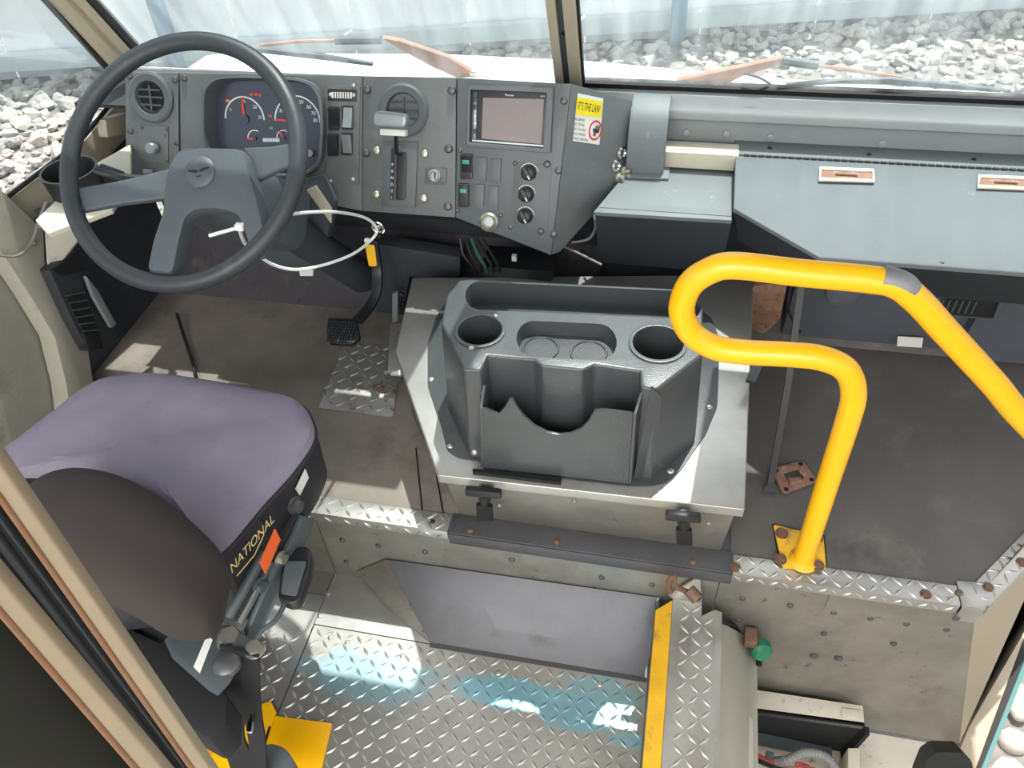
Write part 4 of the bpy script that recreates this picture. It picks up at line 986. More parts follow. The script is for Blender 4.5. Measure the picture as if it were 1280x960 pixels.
# ================================================================== PASSENGER SIDE
rp = thing('rusty_plate', 'square rusty steel plate with a hole on the passenger floor', 'plate', PZ(990, 600, 0))
ro = [PZ(963, 588, .006), PZ(1003, 577, .006), PZ(1021, 603, .006), PZ(979, 619, .006)]
rc = sum(ro, V())/4
ri = [rc+(p-rc)*.45 for p in ro]
obj('plate', ringpoly(rounded(ro, .01, 2), rounded(ri, .003, 2), (0, 0, .006)), RUST, rp, bevel=.001)
for p in ro: q = rc+(p-rc)*.76; obj('hole', cyl(q+Z*.0055, q+Z*.0066, .006, n=10), BLKV, rp)
obj('bent_tab', prism([PZ(985, 600, .012), PZ(1001, 598, .012), PZ(1002, 604, .012), PZ(987, 607, .012)], (0, 0, .008)), RUST, rp, bevel=.001)
sr_ = obj('support_strut', tube([PZ(962, 612, .0), PY(985, 480, 1.5), PY(1002, 352, 1.62)], .0, 4, flat=(.016, .010, X)), BLACK)
tag(sr_, 'thin black strut standing from the passenger floor to the bin', 'strut')
s2_ = obj('strut_bracket', prism([PZ(955, 610, .002), PZ(970, 608, .002), PZ(968, 618, .002), PZ(953, 618, .002)], (0, 0, .01)), SCREW, sr_)
tag(obj('shift_arm', tube([PY(938, 478, 1.35), PY(948, 455, 1.40), PY(956, 438, 1.45)], .0, 4, flat=(.022, .012, X)), BLACK), 'short black lever beside the right edge of the engine cover', 'lever')
# ledge left of the bin
ZLE = .50
lg = thing('dash_ledge', 'flat grey ledge, front coloured dark for shade, to the right of the dashboard', 'ledge', (0, 1.8, .25))
lt = [PZ(735, 268, ZLE), PZ(745, 225, ZLE), PZ(780, 200, ZLE), PZ(930, 196, ZLE), PZ(930, 277, ZLE)]
lf = [V((-.195, 1.68, ZLE)), V((-.10, 1.98, ZLE)), V((.137, 1.98, ZLE)), V((.137, 1.685, ZLE))]
obj('ledge_top', prism(lf, (0, 0, -.012)), LEDGEM, lg, bevel=.004)
obj('ledge_step', prism([V((-.185, 1.70, ZLE+.0015)), V((.135, 1.70, ZLE+.0015)), V((.135, 1.725, ZLE+.0015)), V((-.178, 1.725, ZLE+.0015))], (0, 0, -.002)), LEDGEM, lg)
obj('ledge_front', prism([V((-.19, 1.69, ZLE-.012)), V((.137, 1.69, ZLE-.012)), V((.137, 1.80, .26)), V((-.19, 1.80, .26))], (0, .012, 0)), FIRE, lg)  # shade on the front face is put into its dark colour
du = thing('defroster_duct', 'grey rounded duct between the dashboard and the bin', 'duct', (-.11, 1.9, ZLE))
dc = PZ(800, 225, ZLE); x0, x1 = PZ(781, 222, ZLE).x, PZ(828, 226, ZLE).x
yb = 1.99; yf = PZ(800, 222, ZLE).y+.01
prof = [(yb, ZLE), (yf, ZLE), (yf, ZLE+.06), (yf+.01, ZLE+.10), (yf+.03, ZLE+.135), (yf+.06, ZLE+.155), (yb, ZLE+.165)]
obj('duct_body', prism([V((x0, y, z)) for y, z in prof], (x1-x0, 0, 0)), LEDGEM, du, bevel=.004)
obj('duct_flange', box(((x0+x1)/2, (yb+yf)/2-.008, ZLE+.004), x1-x0+.03, yb-yf+.02, .006), LEDGEM, du, bevel=.0015)
bb = obj('beige_bar', box(((PY(832, 195, 1.90).x+PY(920, 195, 1.90).x)/2, 1.93, ZLE+.028), .19, .06, .045), BEIGE, bevel=.004)
tag(bb, 'short beige bar lying on the ledge between duct and bin', 'bar')
# storage bin with hinged lid
bn = thing('storage_bin', 'grey storage bin with hinged lid and two recessed handles', 'storage bin', (.7, 1.8, .3))
ZH = .545
zl2 = .52
hg0, hg1 = PZ(921, 195, ZH), PZ(1300, 214, ZH)
yh = (hg0.y+hg1.y)/2
fr0 = PZ(1025, 322, zl2); yfr = fr0.y
xL = PZ(919, 230, ZH).x
lidp = [V((xL, yh, ZH)), V((1.06, yh, ZH)), V((1.06, yfr, zl2)), V((fr0.x, yfr, zl2)), V((xL, PZ(918, 262, zl2).y, zl2+.004))]
obj('bin_lid', prism(lidp, (0, 0, -.012)), LIDM, bn, bevel=.004)
low_ = [V((p.x+(.03 if p.x < .5 else 0), p.y+.05, .40)) for p in lidp]; low_[0] = V((xL, 1.955, .40)); low_[1] = V((1.06, 1.955, .40))
obj('bin_body', loft([p-Z*.012 for p in lidp], low_), DARKC, bn)
obj('hinge_strip', prism([V((xL-.003, yh+.003, ZH+.003)), V((1.06, yh+.003, ZH+.003)), V((1.06, 1.985, ZH+.003)), V((xL-.003, 1.985, ZH+.003))], (0, 0, -.012)), LEDGEM, bn, bevel=.002)
for k in range(46):
    x = xL+.02+k*.0182
    if x < .92: obj('hinge_knuckle', cyl(V((x, yh, ZH+.003)), V((x+.0125, yh, ZH+.003)), .0032, n=8), DARKC, bn)
for px, py in ((962, 186), (1086, 194), (1217, 200)): obj('strip_hole', cyl(PZ(px, py, ZH+.003), PZ(px, py, ZH+.0036), .006, n=12), BLKV, bn)
def lz(px, py, w=0):
    n_ = (lidp[1]-lidp[0]).cross(lidp[3]-lidp[0]).normalized()
    if n_.z < 0: n_ = -n_
    return PP(px, py, lidp[0]+n_*w, n_), n_
for q in (((1024, 210), (1092, 213), (1093, 229), (1023, 227)), ((1222, 220), (1292, 223), (1293, 239), (1221, 236))):
    o_ = [lz(*a, .001)[0] for a in q]; c_ = sum(o_, V())/4; n_ = lz(*q[0])[1]
    i_ = [c_+V(((p-c_).x*.93, (p-c_).y*.62, (p-c_).z*.62)) for p in o_]
    h_ = obj('recessed_handle', ringpoly(o_, i_, n_*.005), HINGE, bn, bevel=.001)
    obj('handle_pull', prism(i_, n_*.001), RUST, h_, smooth=False)
    obj('handle_tongue', box(c_+n_*.003, .05, .006, .003), RUSTB, h_, bevel=.001)
bolt('lid_screw', lz(1178, 328)[0], Z, .004, SCREW, bn, .002)
# heater and panel under the bin
ht = thing('heater_box', 'dark grey heater box and panel under the storage bin', 'heater', (.7, 1.8, 0))
obj('heater_case', prism([V((.34, 1.845, .02)), V((.80, 1.845, .02)), V((.80, 1.80, .33)), V((.34, 1.80, .33))], (0, .08, 0)), HEATM, ht, bevel=.008)
obj('lower_rail', prism([V((.28, 1.66, .40)), V((1.06, 1.66, .40)), V((1.06, 1.70, .33)), V((.28, 1.70, .33))], (0, .1, 0)), ALUD, ht, bevel=.004)
obj('back_panel', prism([V((.80, 1.82, .02)), V((1.12, 1.82, .02)), V((1.12, 1.76, .34)), V((.80, 1.76, .34))], (0, .05, 0)), HEATM, ht)
vq = [PY(1172, 369, 1.755), PY(1255, 373, 1.755), PY(1245, 398, 1.755), PY(1165, 392, 1.755)]
vp_ = obj('vent_frame', ringpoly(vq, [sum(vq, V())/4+(p-sum(vq, V())/4)*.88 for p in vq], (0, -.006, 0)), STEELG, ht)
obj('vent_back', prism([sum(vq, V())/4+(p-sum(vq, V())/4)*.9 for p in vq], (0, .004, 0)), BLKV, vp_)
for k in range(6):
    c_ = vq[0].lerp(vq[1], .1+.1*k).lerp(vq[3].lerp(vq[2], .1+.1*k), .5); obj('vent_fin', box(c_-Y*.002, .004, .004, .04), STEELG, vp_)
lb = [PY(1122, 420, 1.828), PY(1154, 422, 1.828), PY(1152, 434, 1.83), PY(1121, 432, 1.83)]
lbo = obj('heater_label', prism(lb, (0, -.002, 0)), WHITEL, ht, smooth=False)
obj('casting', prism(rounded([PY(940, 358, 1.74), PY(985, 352, 1.74), PY(975, 400, 1.76), PY(955, 418, 1.78), PY(938, 412, 1.78)], .015, 3), (0, .07, 0)), RUST, ht, bevel=.012, seg=3)
obj('knob_round', lathe([(.045, 0), (.045, .012), (.03, .02), (0, .02)], PY(1055, 362, 1.79), -Y+Z*.2, 20), HEATM, ht)
obj('hose', tube(smooth_path([PY(990, 352, 1.76), PY(985, 385, 1.74), PY(1000, 415, 1.76)], 6), .004, 6), BLACK, ht)

# ================================================================== TREAD NOSINGS
def nosing(label, e0, e1_, depth, name='tread_nosing', drop=.032, group=None):
    """folded tread strip on a floor edge from e0 to e1"""
    e0, e1_ = V(e0), V(e1_); u = (e1_-e0).normalized(); inn = V((-u.y, u.x, 0)); out_ = -inn
    L = (e1_-e0).length
    t = thing(name, label, 'floor edging', e0.lerp(e1_, .5)+V((0, 0, -drop)))
    z0 = .004
    A, B = e0+out_*.008+Z*z0, e1_+out_*.008+Z*z0
    pr = [(0, 0), (depth, 0), (depth, -.003), (.003, -.003), (.003, -drop), (0, -drop)]
    v = [A+inn*a+Z*b for a, b in pr]
    obj('strip', prism(v, B-A), TREAD, t, bevel=.0012)
    o_ = A
    stuff(obj('tread_lugs', join(lugs(lambda a, b: .012 < a < L-.012 and .008 < b < depth-.006, 0, pitch=.026, L=.029, o=o_, e1=u, e2=inn, ur=(0, L), vr=(0, depth)),
        lugs(lambda a, b: .012 < a < L-.012 and .004 < b < drop-.006, 0, pitch=.026, L=.024, o=A-Z*drop, e1=u, e2=Z, n=out_, ur=(0, L), vr=(0, drop))), LUG, t))
    return t, A, u, inn
t_, A_, u_, n_ = nosing('long aluminium tread edging strip beside the seat on the driver floor edge', (-.98, YR, 0), (PZ(561, 660, 0).x, YR, 0), .052)
bolt('strip_screw', PZ(541, 652, .004), Z, .006, BLACK, t_, .003)
t_, A_, u_, n_ = nosing('long aluminium tread edging strip at the foot of the grab rail', (.215, YR, 0), (.690, YR, 0), .05)
for px, py in ((919, 709), (1157, 743)): hexbolt('strip_bolt', PZ(px, py, .004), Z, .009, RUSTB, t_, .006)
ck = thing('corner_nosing', 'small aluminium corner piece between the two right edging strips', 'floor edging', (.71, YR, -.05))
obj('corner_top', prism([V((.692, YR-.009, .005)), V((.735, YR-.009, .005)), V((.770, YR+.045, .005)), V((.75, YR+.06, .005)), V((.692, YR+.055, .005))], (0, 0, -.003)), TREAD, ck, bevel=.001)
obj('corner_front', prism([V((.692, YR-.009, .004)), V((.735, YR-.009, .004)), V((.735, YR-.009, -.05)), V((.700, YR-.009, -.05)), V((.692, YR-.009, -.04))], (0, -.003, 0)), TREAD, ck, bevel=.001)
bolt('strip_bolt', PZ(1199, 741, .005), Z, .008, RUSTB, ck, .005); bolt('strip_bolt', PY(1195, 773, YR-.012), -Y, .008, SCREW, ck, .004)
dg0 = V((.742, YR+.005, 0)); 
t_, A_, u_, n_ = nosing('slanting aluminium tread edging strip above the door step', dg0, dg0+dg*.55, .05)
for px, py in ((1235, 734), (1277, 703)): hexbolt('strip_bolt', PZ(px, py, .004), Z, .009, RUSTB, t_, .006)

# ================================================================== AISLE: sloped cover, step edge, well
kp_ = thing('sloped_cover', 'grey sheet metal cover sloping from the riser to the aisle plate', 'cover panel', (-.3, .97, ZA))
yk = YR-.004
a0, a1 = PY(482, 699, yk), PY(824, 747, yk); b0, b1 = PZ(538, 803, ZA+.002), PZ(808, 847, ZA+.002)
e0 = PZ(446, 713, ZA+.03); e0 = PY(446, 714, yk); 
obj('slope_sheet', prism([a0, a1, b1, b0], V((0, .003, -.003))), ALUD, kp_, bevel=.0012)
obj('end_cheek', prism([a0, b0, PZ(495, 770, ZA+.002), e0], V((0, .003, -.003))), ALU, kp_, bevel=.001)
obj('lower_flange', prism([b0, b1, b1-Y*.012, b0-Y*.012], (0, 0, -.0015)), ALUD, kp_)
obj('right_edge', tube([a1, PZ(810, 775, ZA+.08), b1], .004, 6), ALUB, kp_)
stp = thing('step_edge', 'yellow edged tread plate step beside the aisle floor', 'step', (.14, .5, ZA-.03))
ZS = -.125
ys = [PZ(817, 757, ZS), PZ(838, 749, ZS)]
xl0, xl1 = PZ(812, 850, ZS).x, PZ(834, 850, ZS).x
obj('yellow_nosing', prism([V((xl0, -.6, ZS)), V((xl1, -.6, ZS)), V((xl1, ys[1].y, ZS)), V((xl0, ys[0].y-.01, ZS))], (0, 0, -.02)), YELW, stp, bevel=.003)
x2 = PZ(901, 850, ZS).x
yt = PZ(877, 770, ZS)
tp_ = [V((xl1, -.6, ZS)), V((x2, -.6, ZS)), V((x2, PZ(901, 765, ZS).y, ZS)), PZ(893, 762, ZS), V((yt.x, yt.y, ZS)), V((yt.x, YR-.012, ZS)), V((xl1, YR-.012, ZS))]
tb = [V((xl1-.004, YR-.012, ZS)), V((yt.x, YR-.012, ZS)), PY(876, 723, YR-.004), PY(867, 722, YR-.004), PY(835, 742, YR-.004)]
obj('flap_tab', prism(tb, (0, -.005, 0)), TREAD, stp, bevel=.001)
obj('inner_side', prism([V((xl0, -.6, ZS-.02)), V((xl0, YR-.02, ZS-.02)), V((xl0, YR-.02, ZA+.001)), V((xl0, -.6, ZA+.001))], (.008, 0, 0)), ALUD, stp)
obj('tread_flap', prism(tp_, (0, 0, -.012)), TREAD, stp, bevel=.001)
tpp = [(p.x, p.y) for p in tp_]
stuff(obj('tread_lugs', lugs(lambda a, b: inpoly(tpp, a, b) and b > .2 and xl1+.012 < a < x2-.012, 0, o=V((0, 0, ZS)), ur=(.05, .3), vr=(.2, 1.25)), LUG, stp))
obj('green_step_side', prism([V((x2, -.6, ZS-.012)), V((x2, PZ(901, 765, ZS).y, ZS-.012)), V((x2, PZ(901, 765, ZS).y, ZS-.03)), V((x2, -.6, ZS-.03))], (-.01, 0, 0)), ALUD, stp)
lk = thing('step_latch', 'rusty hook latch on the front end of the step edge', 'latch', PZ(858, 742, ZS))
obj('hook', tube(smooth_path([PY(838, 740, .98), PY(836, 728, .98), PY(842, 720, .98), PY(845, 733, .98), PY(855, 738, .985), PY(866, 742, .99)], 5), .006, 8), RUSTB, lk)
obj('barrel', cyl(PY(861, 737, .99), PY(872, 749, .975), .015, n=16), RUSTB, lk)
obj('barrel_hole', cyl(PY(871, 747.5, .976), PY(872.4, 749.8, .9735), .009, n=12), BLKV, lk)
obj('pin', cyl(PY(849, 737, .985), PY(862, 742, .99), .004, n=8), SCREW, lk)
gp = thing('step_side_panel', 'light grey panel sloping down beside the step edge', 'panel', (.27, .5, -.55))
gz = -.30
g1, g2 = PZ(946, 815, gz), PZ(949, 958, gz)
gq = [V((x2+.002, -.6, ZS-.02)), V((x2+.002, PZ(902, 775, ZS-.02).y, ZS-.02)), PZ(912, 778, gz+.06), g1+V((-.004, 0, 0)), V((g2.x, -.6, gz))]
obj('panel_sheet', prism([V((x2+.002, -.6, ZS-.03)), V((x2+.002, PZ(902, 778, ZS-.03).y, ZS-.03)), PZ(935, 796, gz+.02), g1, V((g1.x, -.6, gz))], (0, 0, -.006)), PUTTY, gp, bevel=.002)
obj('panel_drop', prism([V((g1.x, -.6, gz)), V((g1.x, g1.y, gz)), V((g1.x, g1.y, -.95)), V((g1.x, -.6, -.95))], (-.006, 0, 0)), PUTTY, gp)
obj('gasket', tube(smooth_path([PZ(902, 776, ZS-.02), PZ(920, 784, gz+.05), PZ(938, 797, gz+.015), PZ(947, 812, gz+.006), PZ(949, 832, gz+.004)], 4), .007, 8), RUBBER, gp)
for px, py in ((914, 818), (926, 945)): bolt('panel_rivet', PZ(px, py, gz+.03), Z, .006, SCREW, gp, .003)
gc = thing('green_step_cap', 'small green cap behind the step side panel', 'cap', PY(948, 805, YR-.05))  # plain green cap that gives no light
obj('cap', lathe([(.026, 0), (.026, .02), (.018, .03), (0, .032)], PY(950, 808, YR-.03), V((.2, -1, .3)), 20), GREENC, gc)
obj('bracket', box(PY(938, 797, YR-.03), .03, .04, .03), RUSTB, gc, bevel=.004)
# step well with wiring box
we = sroot('floor', (.5, .6, -.83))
ZW = ry(1199, 930).z-.02
obj('well_floor', prism([V((g1.x, -.6, ZW)), PZ(1160, 1030, ZW), PZ(1197, 935, ZW), V((g1.x, YR, ZW))], (0, 0, -.02)), DIRTYW, we)
wb_ = thing('wiring_box', 'open dirty white steel box with wires beside the step', 'box', (.5, .85, ZW))
zx = -.52
q0, q1, q2, q3 = PZ(946, 862, zx), PZ(1079, 882, zx), PZ(1081, 908, zx), PZ(946, 890, zx)
obj('box_top', prism([q0, q1, q2, q3], (0, 0, -.02)), DIRTYW, wb_, bevel=.003)
obj('top_plate', prism([p+Z*.001 for p in (PZ(1052, 886, zx), PZ(1076, 889, zx), PZ(1077, 903, zx), PZ(1052, 898, zx))], (0, 0, .004)), DIRTYW, wb_, bevel=.001)
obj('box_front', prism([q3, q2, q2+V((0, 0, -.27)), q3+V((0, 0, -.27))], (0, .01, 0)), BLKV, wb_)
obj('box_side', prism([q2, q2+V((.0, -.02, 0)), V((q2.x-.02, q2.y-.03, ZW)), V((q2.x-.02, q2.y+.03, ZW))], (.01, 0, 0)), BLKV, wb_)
obj('side_wall', prism([PZ(1060, 935, ZW+.10), PZ(1075, 935, ZW+.10), PZ(1075, 1010, ZW+.10), PZ(1060, 1010, ZW+.10)], (0, 0, -.1)), DIRTYW, wb_, bevel=.002)
obj('mid_shelf', prism([PZ(945, 915, ZW+.06), PZ(1040, 935, ZW+.06), PZ(1040, 950, ZW+.06), PZ(945, 930, ZW+.06)], (0, 0, -.008)), STEELG, wb_)
hn = thing('wire_harness', 'grey corrugated conduit and red wires in the open box', 'wires', PZ(1000, 950, ZW+.06))
cpth = smooth_path([PZ(965, 952, ZW+.08), PZ(985, 950, ZW+.12), PZ(1005, 941, ZW+.13), PZ(1030, 945, ZW+.12), PZ(1045, 962, ZW+.10), PZ(1048, 985, ZW+.08)], 12)
obj('conduit', tube(cpth, [.011+.0018*(i % 2) for i in range(len(cpth))], 10), GREYC, hn)
for k, m_ in enumerate((WIRER, WIRER, BLACK, BLACK)):
    obj('wire', tube(smooth_path([PZ(942, 938+k*4, ZW+.10), PZ(958, 948+k*3, ZW+.10), PZ(980, 953+k*4, ZW+.09), PZ(1010+k*8, 957+k*4, ZW+.08), PZ(1030+k*6, 985, ZW+.07)], 5), .0035, 6), m_, hn)
obj('connector', box(PZ(985, 951, ZW+.115), .03, .02, .02), GREYC, hn, bevel=.003)
obj('connector', box(PZ(962, 944, ZW+.11), .02, .016, .016), STEELG, hn, bevel=.003)
bh = thing('black_handle_grip', 'black plastic grip at the lower right by the door sill', 'grip', PR(1190, 960, .62)-Z*.1)
pc_ = [PR(1150, 972, .80), PR(1160, 948, .80), PR(1172, 940, .80), PR(1205, 941, .80), PR(1214, 950, .80), PR(1222, 985, .80), PR(1150, 990, .80)]
obj('grip', prism(rounded(pc_, .006, 2), -(_f)*.0+V((0, .03, -.03))), BLACK, bh, bevel=.005, seg=3)
obj('grip_stem', cyl(PR(1186, 985, .81), PR(1186, 985, .81)+V((.05, .05, -.42)), .02, n=12), BLACK, bh)
# door jamb on the right and the body edge beyond
dj = sroot('door_1', (.95, .9, ZW))
zj = ry(1199, 930).z-.006
j = [PZ(1300, 745, zj), PZ(1302, 790, zj), PZ(1222, 975, zj), PZ(1180, 975, zj)]
obj('door_sill', prism([PZ(1276, 705, zj), PZ(1314, 705, zj), PZ(1209, 990, zj), PZ(1172, 990, zj), PZ(1194, 925, zj)], (0, 0, -.02)), CREAM, dj, bevel=.002)
obj('door_seal', prism([PZ(1315, 703, zj-.002), PZ(1328, 708, zj-.002), PZ(1215, 990, zj-.002), PZ(1208, 990, zj-.002)], (0, 0, -.03)), RUBBER, dj)
obj('body_edge', prism([PZ(1327, 708, zj-.01), PZ(1334, 711, zj-.01), PZ(1221, 990, zj-.01), PZ(1214, 990, zj-.01)], (0, 0, -.05)), TEAL, dj)
obj('sill_joint', tube([PZ(1294, 700, zj+.002), PZ(1240, 835, zj+.002), PZ(1198, 935, zj+.002)], .004, 6), RUSTB, dj)

# ================================================================== DRIVER SEAT
ZSE = .42
seat = thing('driver_seat', 'driver seat with lavender grey cushion and dark low backrest', 'seat', (-.9, .8, ZA))
cpx = [(-70, 625), (-30, 590), (0, 570), (60, 525), (100, 492), (140, 474), (200, 470), (260, 478), (320, 489), (372, 502), (391, 526), (393, 552), (368, 590), (330, 632), (275, 694)]
oc = [PZ(x, y, ZSE) for x, y in cpx] + [PZ(x, y, ZSE) for x, y in ((254, 674), (226, 650), (190, 624), (150, 608), (100, 600), (50, 598), (0, 600), (-50, 612))]
oc = smooth_path(oc, 4, True)
obase = smooth_path([PZ(x, y, ZSE) for x, y in cpx[:3]] + [PZ(318, 628, ZSE), PZ(258, 690, ZSE), V((-.80, .58, ZSE)), V((-1.02, .52, ZSE)), V((-1.22, .56, ZSE)), V((-1.32, .66, ZSE))], 4, True)
cc = sum(oc, V())/len(oc)
def oring(s, z, l_=None): return [V((cc.x+(p.x-cc.x)*s, cc.y+(p.y-cc.y)*s, z)) for p in oc]
def crown(s, z):
    o = []
    for p in oring(s, z):
        q = p.copy(); q.z += .010*noise.noise(V((p.x*7, p.y*7, 3)))+.005*noise.noise(V((p.x*22, p.y*9, 1))); o.append(q)
    return o
cus = obj('cushion', rings([oring(.985, ZSE-.012), oring(.995, ZSE+.002), oring(.975, ZSE+.014), crown(.90, ZSE+.026), crown(.75, ZSE+.034), crown(.55, ZSE+.036), crown(.35, ZSE+.034), crown(.15, ZSE+.032)], False, True), FAB, seat)
obj('cushion_side', rings([oring(.93, ZSE-.17), oring(.985, ZSE-.13), oring(.995, ZSE-.05), oring(.987, ZSE-.010)], True, False), FABK, seat)
bcen = sum(obase, V())/len(obase)
def ob_(k, z): return [V((bcen.x+(p.x-bcen.x)*k, bcen.y+(p.y-bcen.y)*k, z)) for p in obase]
obj('back_skirt', rings([ob_(.9, ZSE-.16), ob_(.98, ZSE-.10), ob_(.98, ZSE-.03), ob_(.95, ZSE-.004), ob_(.8, ZSE)]), FABK, seat)
obj('piping', tube([p for p in oring(.995, ZSE-.006)], .0045, 6, True), FABK, seat)
def seam(pts): obj('seam', tube(smooth_path([PZ(x, y, ZSE+.034) for x, y in pts], 6), .0022, 5), FAB, cus)
# low backrest, rounded, nearer the camera
def bz(pts, z): return [PZ(x, y, z) for x, y in pts]
bo = smooth_path(bz([(22, 640), (45, 604), (85, 589), (130, 592), (175, 608), (228, 642), (276, 690), (277, 730), (262, 782), (215, 790), (160, 760), (100, 730), (45, 700)], .55), 5, True)
bc = sum(bo, V())/len(bo)
def br_(s, z, dy=0): return [V((bc.x+(p.x-bc.x)*s, bc.y+(p.y-bc.y)*s+dy, z)) for p in bo]
obj('backrest', rings([br_(.45, .36, .06), br_(.70, .42, .035), br_(.90, .48, .01), br_(.985, .52), br_(1.0, .545), br_(.96, .565), br_(.86, .58), br_(.66, .593), br_(.42, .60), br_(.2, .602)], True, True), FABD, seat)
obj('back_seam', tube(smooth_path([PZ(x, y, .588) for x, y in ((125, 606), (112, 625), (104, 648), (100, 672))], 5), .002, 5), FABK, seat)
# side print and labels, on the upright right side of the cushion
R0, R1 = PZ(275, 694, ZSE-.02), PZ(390, 556, ZSE-.02)
se1 = (R1-R0); se1.z = 0; se1.normalize(); sn_ = V((se1.y, -se1.x, 0))
def SD(px, py, w=0): return PP(px, py, R0+sn_*(.0+w), sn_)
text('brand_print', 'NATIONAL', SD(315, 680, .055), se1, Z, .030, GOLD, seat, (SD(336, 643)-SD(293, 714)).length, shear=.3)
obj('print_line', tube([SD(296, 720, .055), SD(318, 694, .055), SD(330, 668, .055)], .001, 4), GOLD, seat)
obj('orange_tag', prism([SD(343, 661, .062), SD(350, 674, .062), SD(331, 717, .062), SD(324, 703, .062)], sn_*.002), ORANGE, seat)
obj('side_label', prism([SD(381, 586, .024), SD(385, 597, .024), SD(374, 619, .024), SD(369, 611, .024)], sn_*.002), WHITEL, seat)
# side steelwork
obj('side_rail', tube(smooth_path([SD(384, 646, .05), SD(372, 674, .05), SD(352, 712, .05), SD(325, 770, .05), SD(312, 800, .05)], 5), .0, 4, flat=(.05, .012, Z)), STEELG, seat, bevel=.003)
obj('side_bracket', prism([SD(352, 668, .035), SD(366, 640, .035), SD(376, 640, .035), SD(318, 770, .035), SD(306, 772, .035)], sn_*.008), FABK, seat)
obj('suspension_link', tube([SD(347, 688, .04), SD(297, 778, .04)], .0, 4, flat=(.02, .01, Z)), CHROME, seat)
obj('suspension_link', tube([SD(330, 690, .03), SD(285, 772, .03)], .010, n=10), STEELG, seat)
hexbolt('seat_bolt', SD(367, 631, .05), sn_, .013, SCREW, seat, .016); hexbolt('seat_bolt', SD(350, 697, .05), sn_, .011, ZINC, seat, .012); hexbolt('seat_bolt', SD(323, 731, .04), sn_, .012, STEELG, seat, .014)
bp_z = .27
plq = [PZ(x, y, bp_z) for x, y in ((205, 800), (212, 793), (258, 778), (278, 781), (300, 800), (306, 815), (286, 852), (271, 868), (260, 862), (215, 822))]
obj('back_bracket', prism(plq, (0, 0, -.008)), STEELG, seat, bevel=.002)
obj('bracket_label', prism([PZ(x, y, bp_z+.001) for x, y in ((259, 794), (266, 800), (250, 842), (242, 834))], (0, 0, .001)), WHITEL, seat, smooth=False)
hexbolt('seat_bolt', PZ(268, 778, bp_z), Z, .013, ZINC, seat); hexbolt('seat_bolt', PZ(289, 800, bp_z), Z, .019, ZINC, seat, .018); 
obj('pivot_plate', prism(rounded([PZ(x, y, bp_z+.004) for x, y in ((272, 785), (290, 782), (318, 805), (316, 822), (300, 820), (276, 802))], .008, 2), (0, 0, .008)), STEELG, seat, bevel=.002)
hexbolt('seat_bolt', PZ(319, 812, bp_z+.012), Z, .014, ZINC, seat)
obj('pivot_disc', lathe([(.026, 0), (.026, .01), (.018, .016), (0, .017)], PZ(285, 830, bp_z), Z, 20), SCREW, seat)
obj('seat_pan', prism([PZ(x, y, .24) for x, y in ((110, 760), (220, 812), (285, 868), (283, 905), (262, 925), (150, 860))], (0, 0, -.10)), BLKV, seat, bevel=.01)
obj('pedestal', loft([V((-1.15, .48, ZA+.01)), V((-.92, .48, ZA+.01)), V((-.92, .84, ZA+.01)), V((-1.15, .84, ZA+.01))], [V((-1.16, .50, .22)), V((-.86, .50, .22)), V((-.86, .88, .22)), V((-1.16, .88, .22))]), DARKC, seat, bevel=.01)
# recline lever paddle
zp = .30
lv = obj('lever_rod', tube(smooth_path([PZ(318, 812, .285), PZ(326, 790, .29), PZ(345, 775, .29), PZ(357, 752, .29)], 6), .005, 8), STEELG, seat)
pd_ = [PZ(x, y, zp) for x, y in ((361, 684), (384, 682), (390, 692), (388, 712), (375, 750), (363, 755), (347, 748), (350, 720))]
obj('lever_paddle', prism(rounded(pd_, .010, 3), (0, 0, -.028)), BLACK, lv, bevel=.006, seg=3)
pc2 = [PZ(x, y, zp+.001) for x, y in ((357, 702), (384, 702), (371, 746), (351, 743))]
obj('paddle_inlay', prism(rounded(pc2, .005, 2), (0, 0, .003)), DASH2, lv, bevel=.002)
# yellow seat base with its belt
yb_ = thing('seat_base_plate', 'bright yellow seat base plate bolted to the aisle plates', 'base plate', PZ(350, 930, ZA))
ZY = ZA+.006
obj('plate', prism([PZ(x, y, ZY) for x, y in ((330, 893), (415, 904), (396, 985), (300, 985))], (0, 0, -.006)), YEL, yb_, bevel=.001)
obj('plate', prism([PZ(x, y, ZY+.004) for x, y in ((268, 902), (338, 876), (345, 890), (332, 930), (322, 985), (240, 985))], (0, 0, -.010)), YEL, yb_, bevel=.001)
obj('plate_rib', prism([PZ(272, 902, ZY+.05), PZ(256, 940, ZY+.05), PZ(260, 944, ZY), PZ(277, 905, ZY)], (.006, 0, 0)), YEL, yb_)
obj('plate_slot', prism([PZ(x, y, ZY+.004) for x, y in ((336, 908), (339, 908), (333, 928), (330, 927))], (0, 0, .001)), BLKV, yb_, smooth=False)
sb = thing('seat_belt', 'black seat belt strap hanging behind the seat bracket', 'seat belt', PZ(300, 930, ZA))
st1 = smooth_path([PZ(296, 812, .29), PZ(298, 845, .20), PZ(290, 880, .10), PZ(287, 915, .0), PZ(300, 945, -.10), PZ(312, 985, -.2)], 6)
obj('webbing', tube(st1, 0, 4, flat=(.062, .006, X)), BELT, sb)
st2 = smooth_path([PZ(312, 816, .29), PZ(313, 850, .20), PZ(316, 890, .10), PZ(322, 930, 0), PZ(325, 985, -.12)], 6)
obj('webbing', tube(st2, 0, 4, flat=(.036, .006, X)), BELT, sb)
obj('belt_buckle', prism(rounded([PZ(x, y, .09) for x, y in ((314, 895), (320, 891), (316, 918), (309, 917))], .003, 2), (0, 0, .01)), CHROME, sb, bevel=.002)
bk_ = obj('grey_pad', prism(rounded([PZ(x, y, -.1) for x, y in ((322, 940), (335, 928), (355, 933), (368, 950), (372, 990), (318, 990))], .02, 3), (0, 0, -.05)), DASH2, bevel=.012, seg=3)
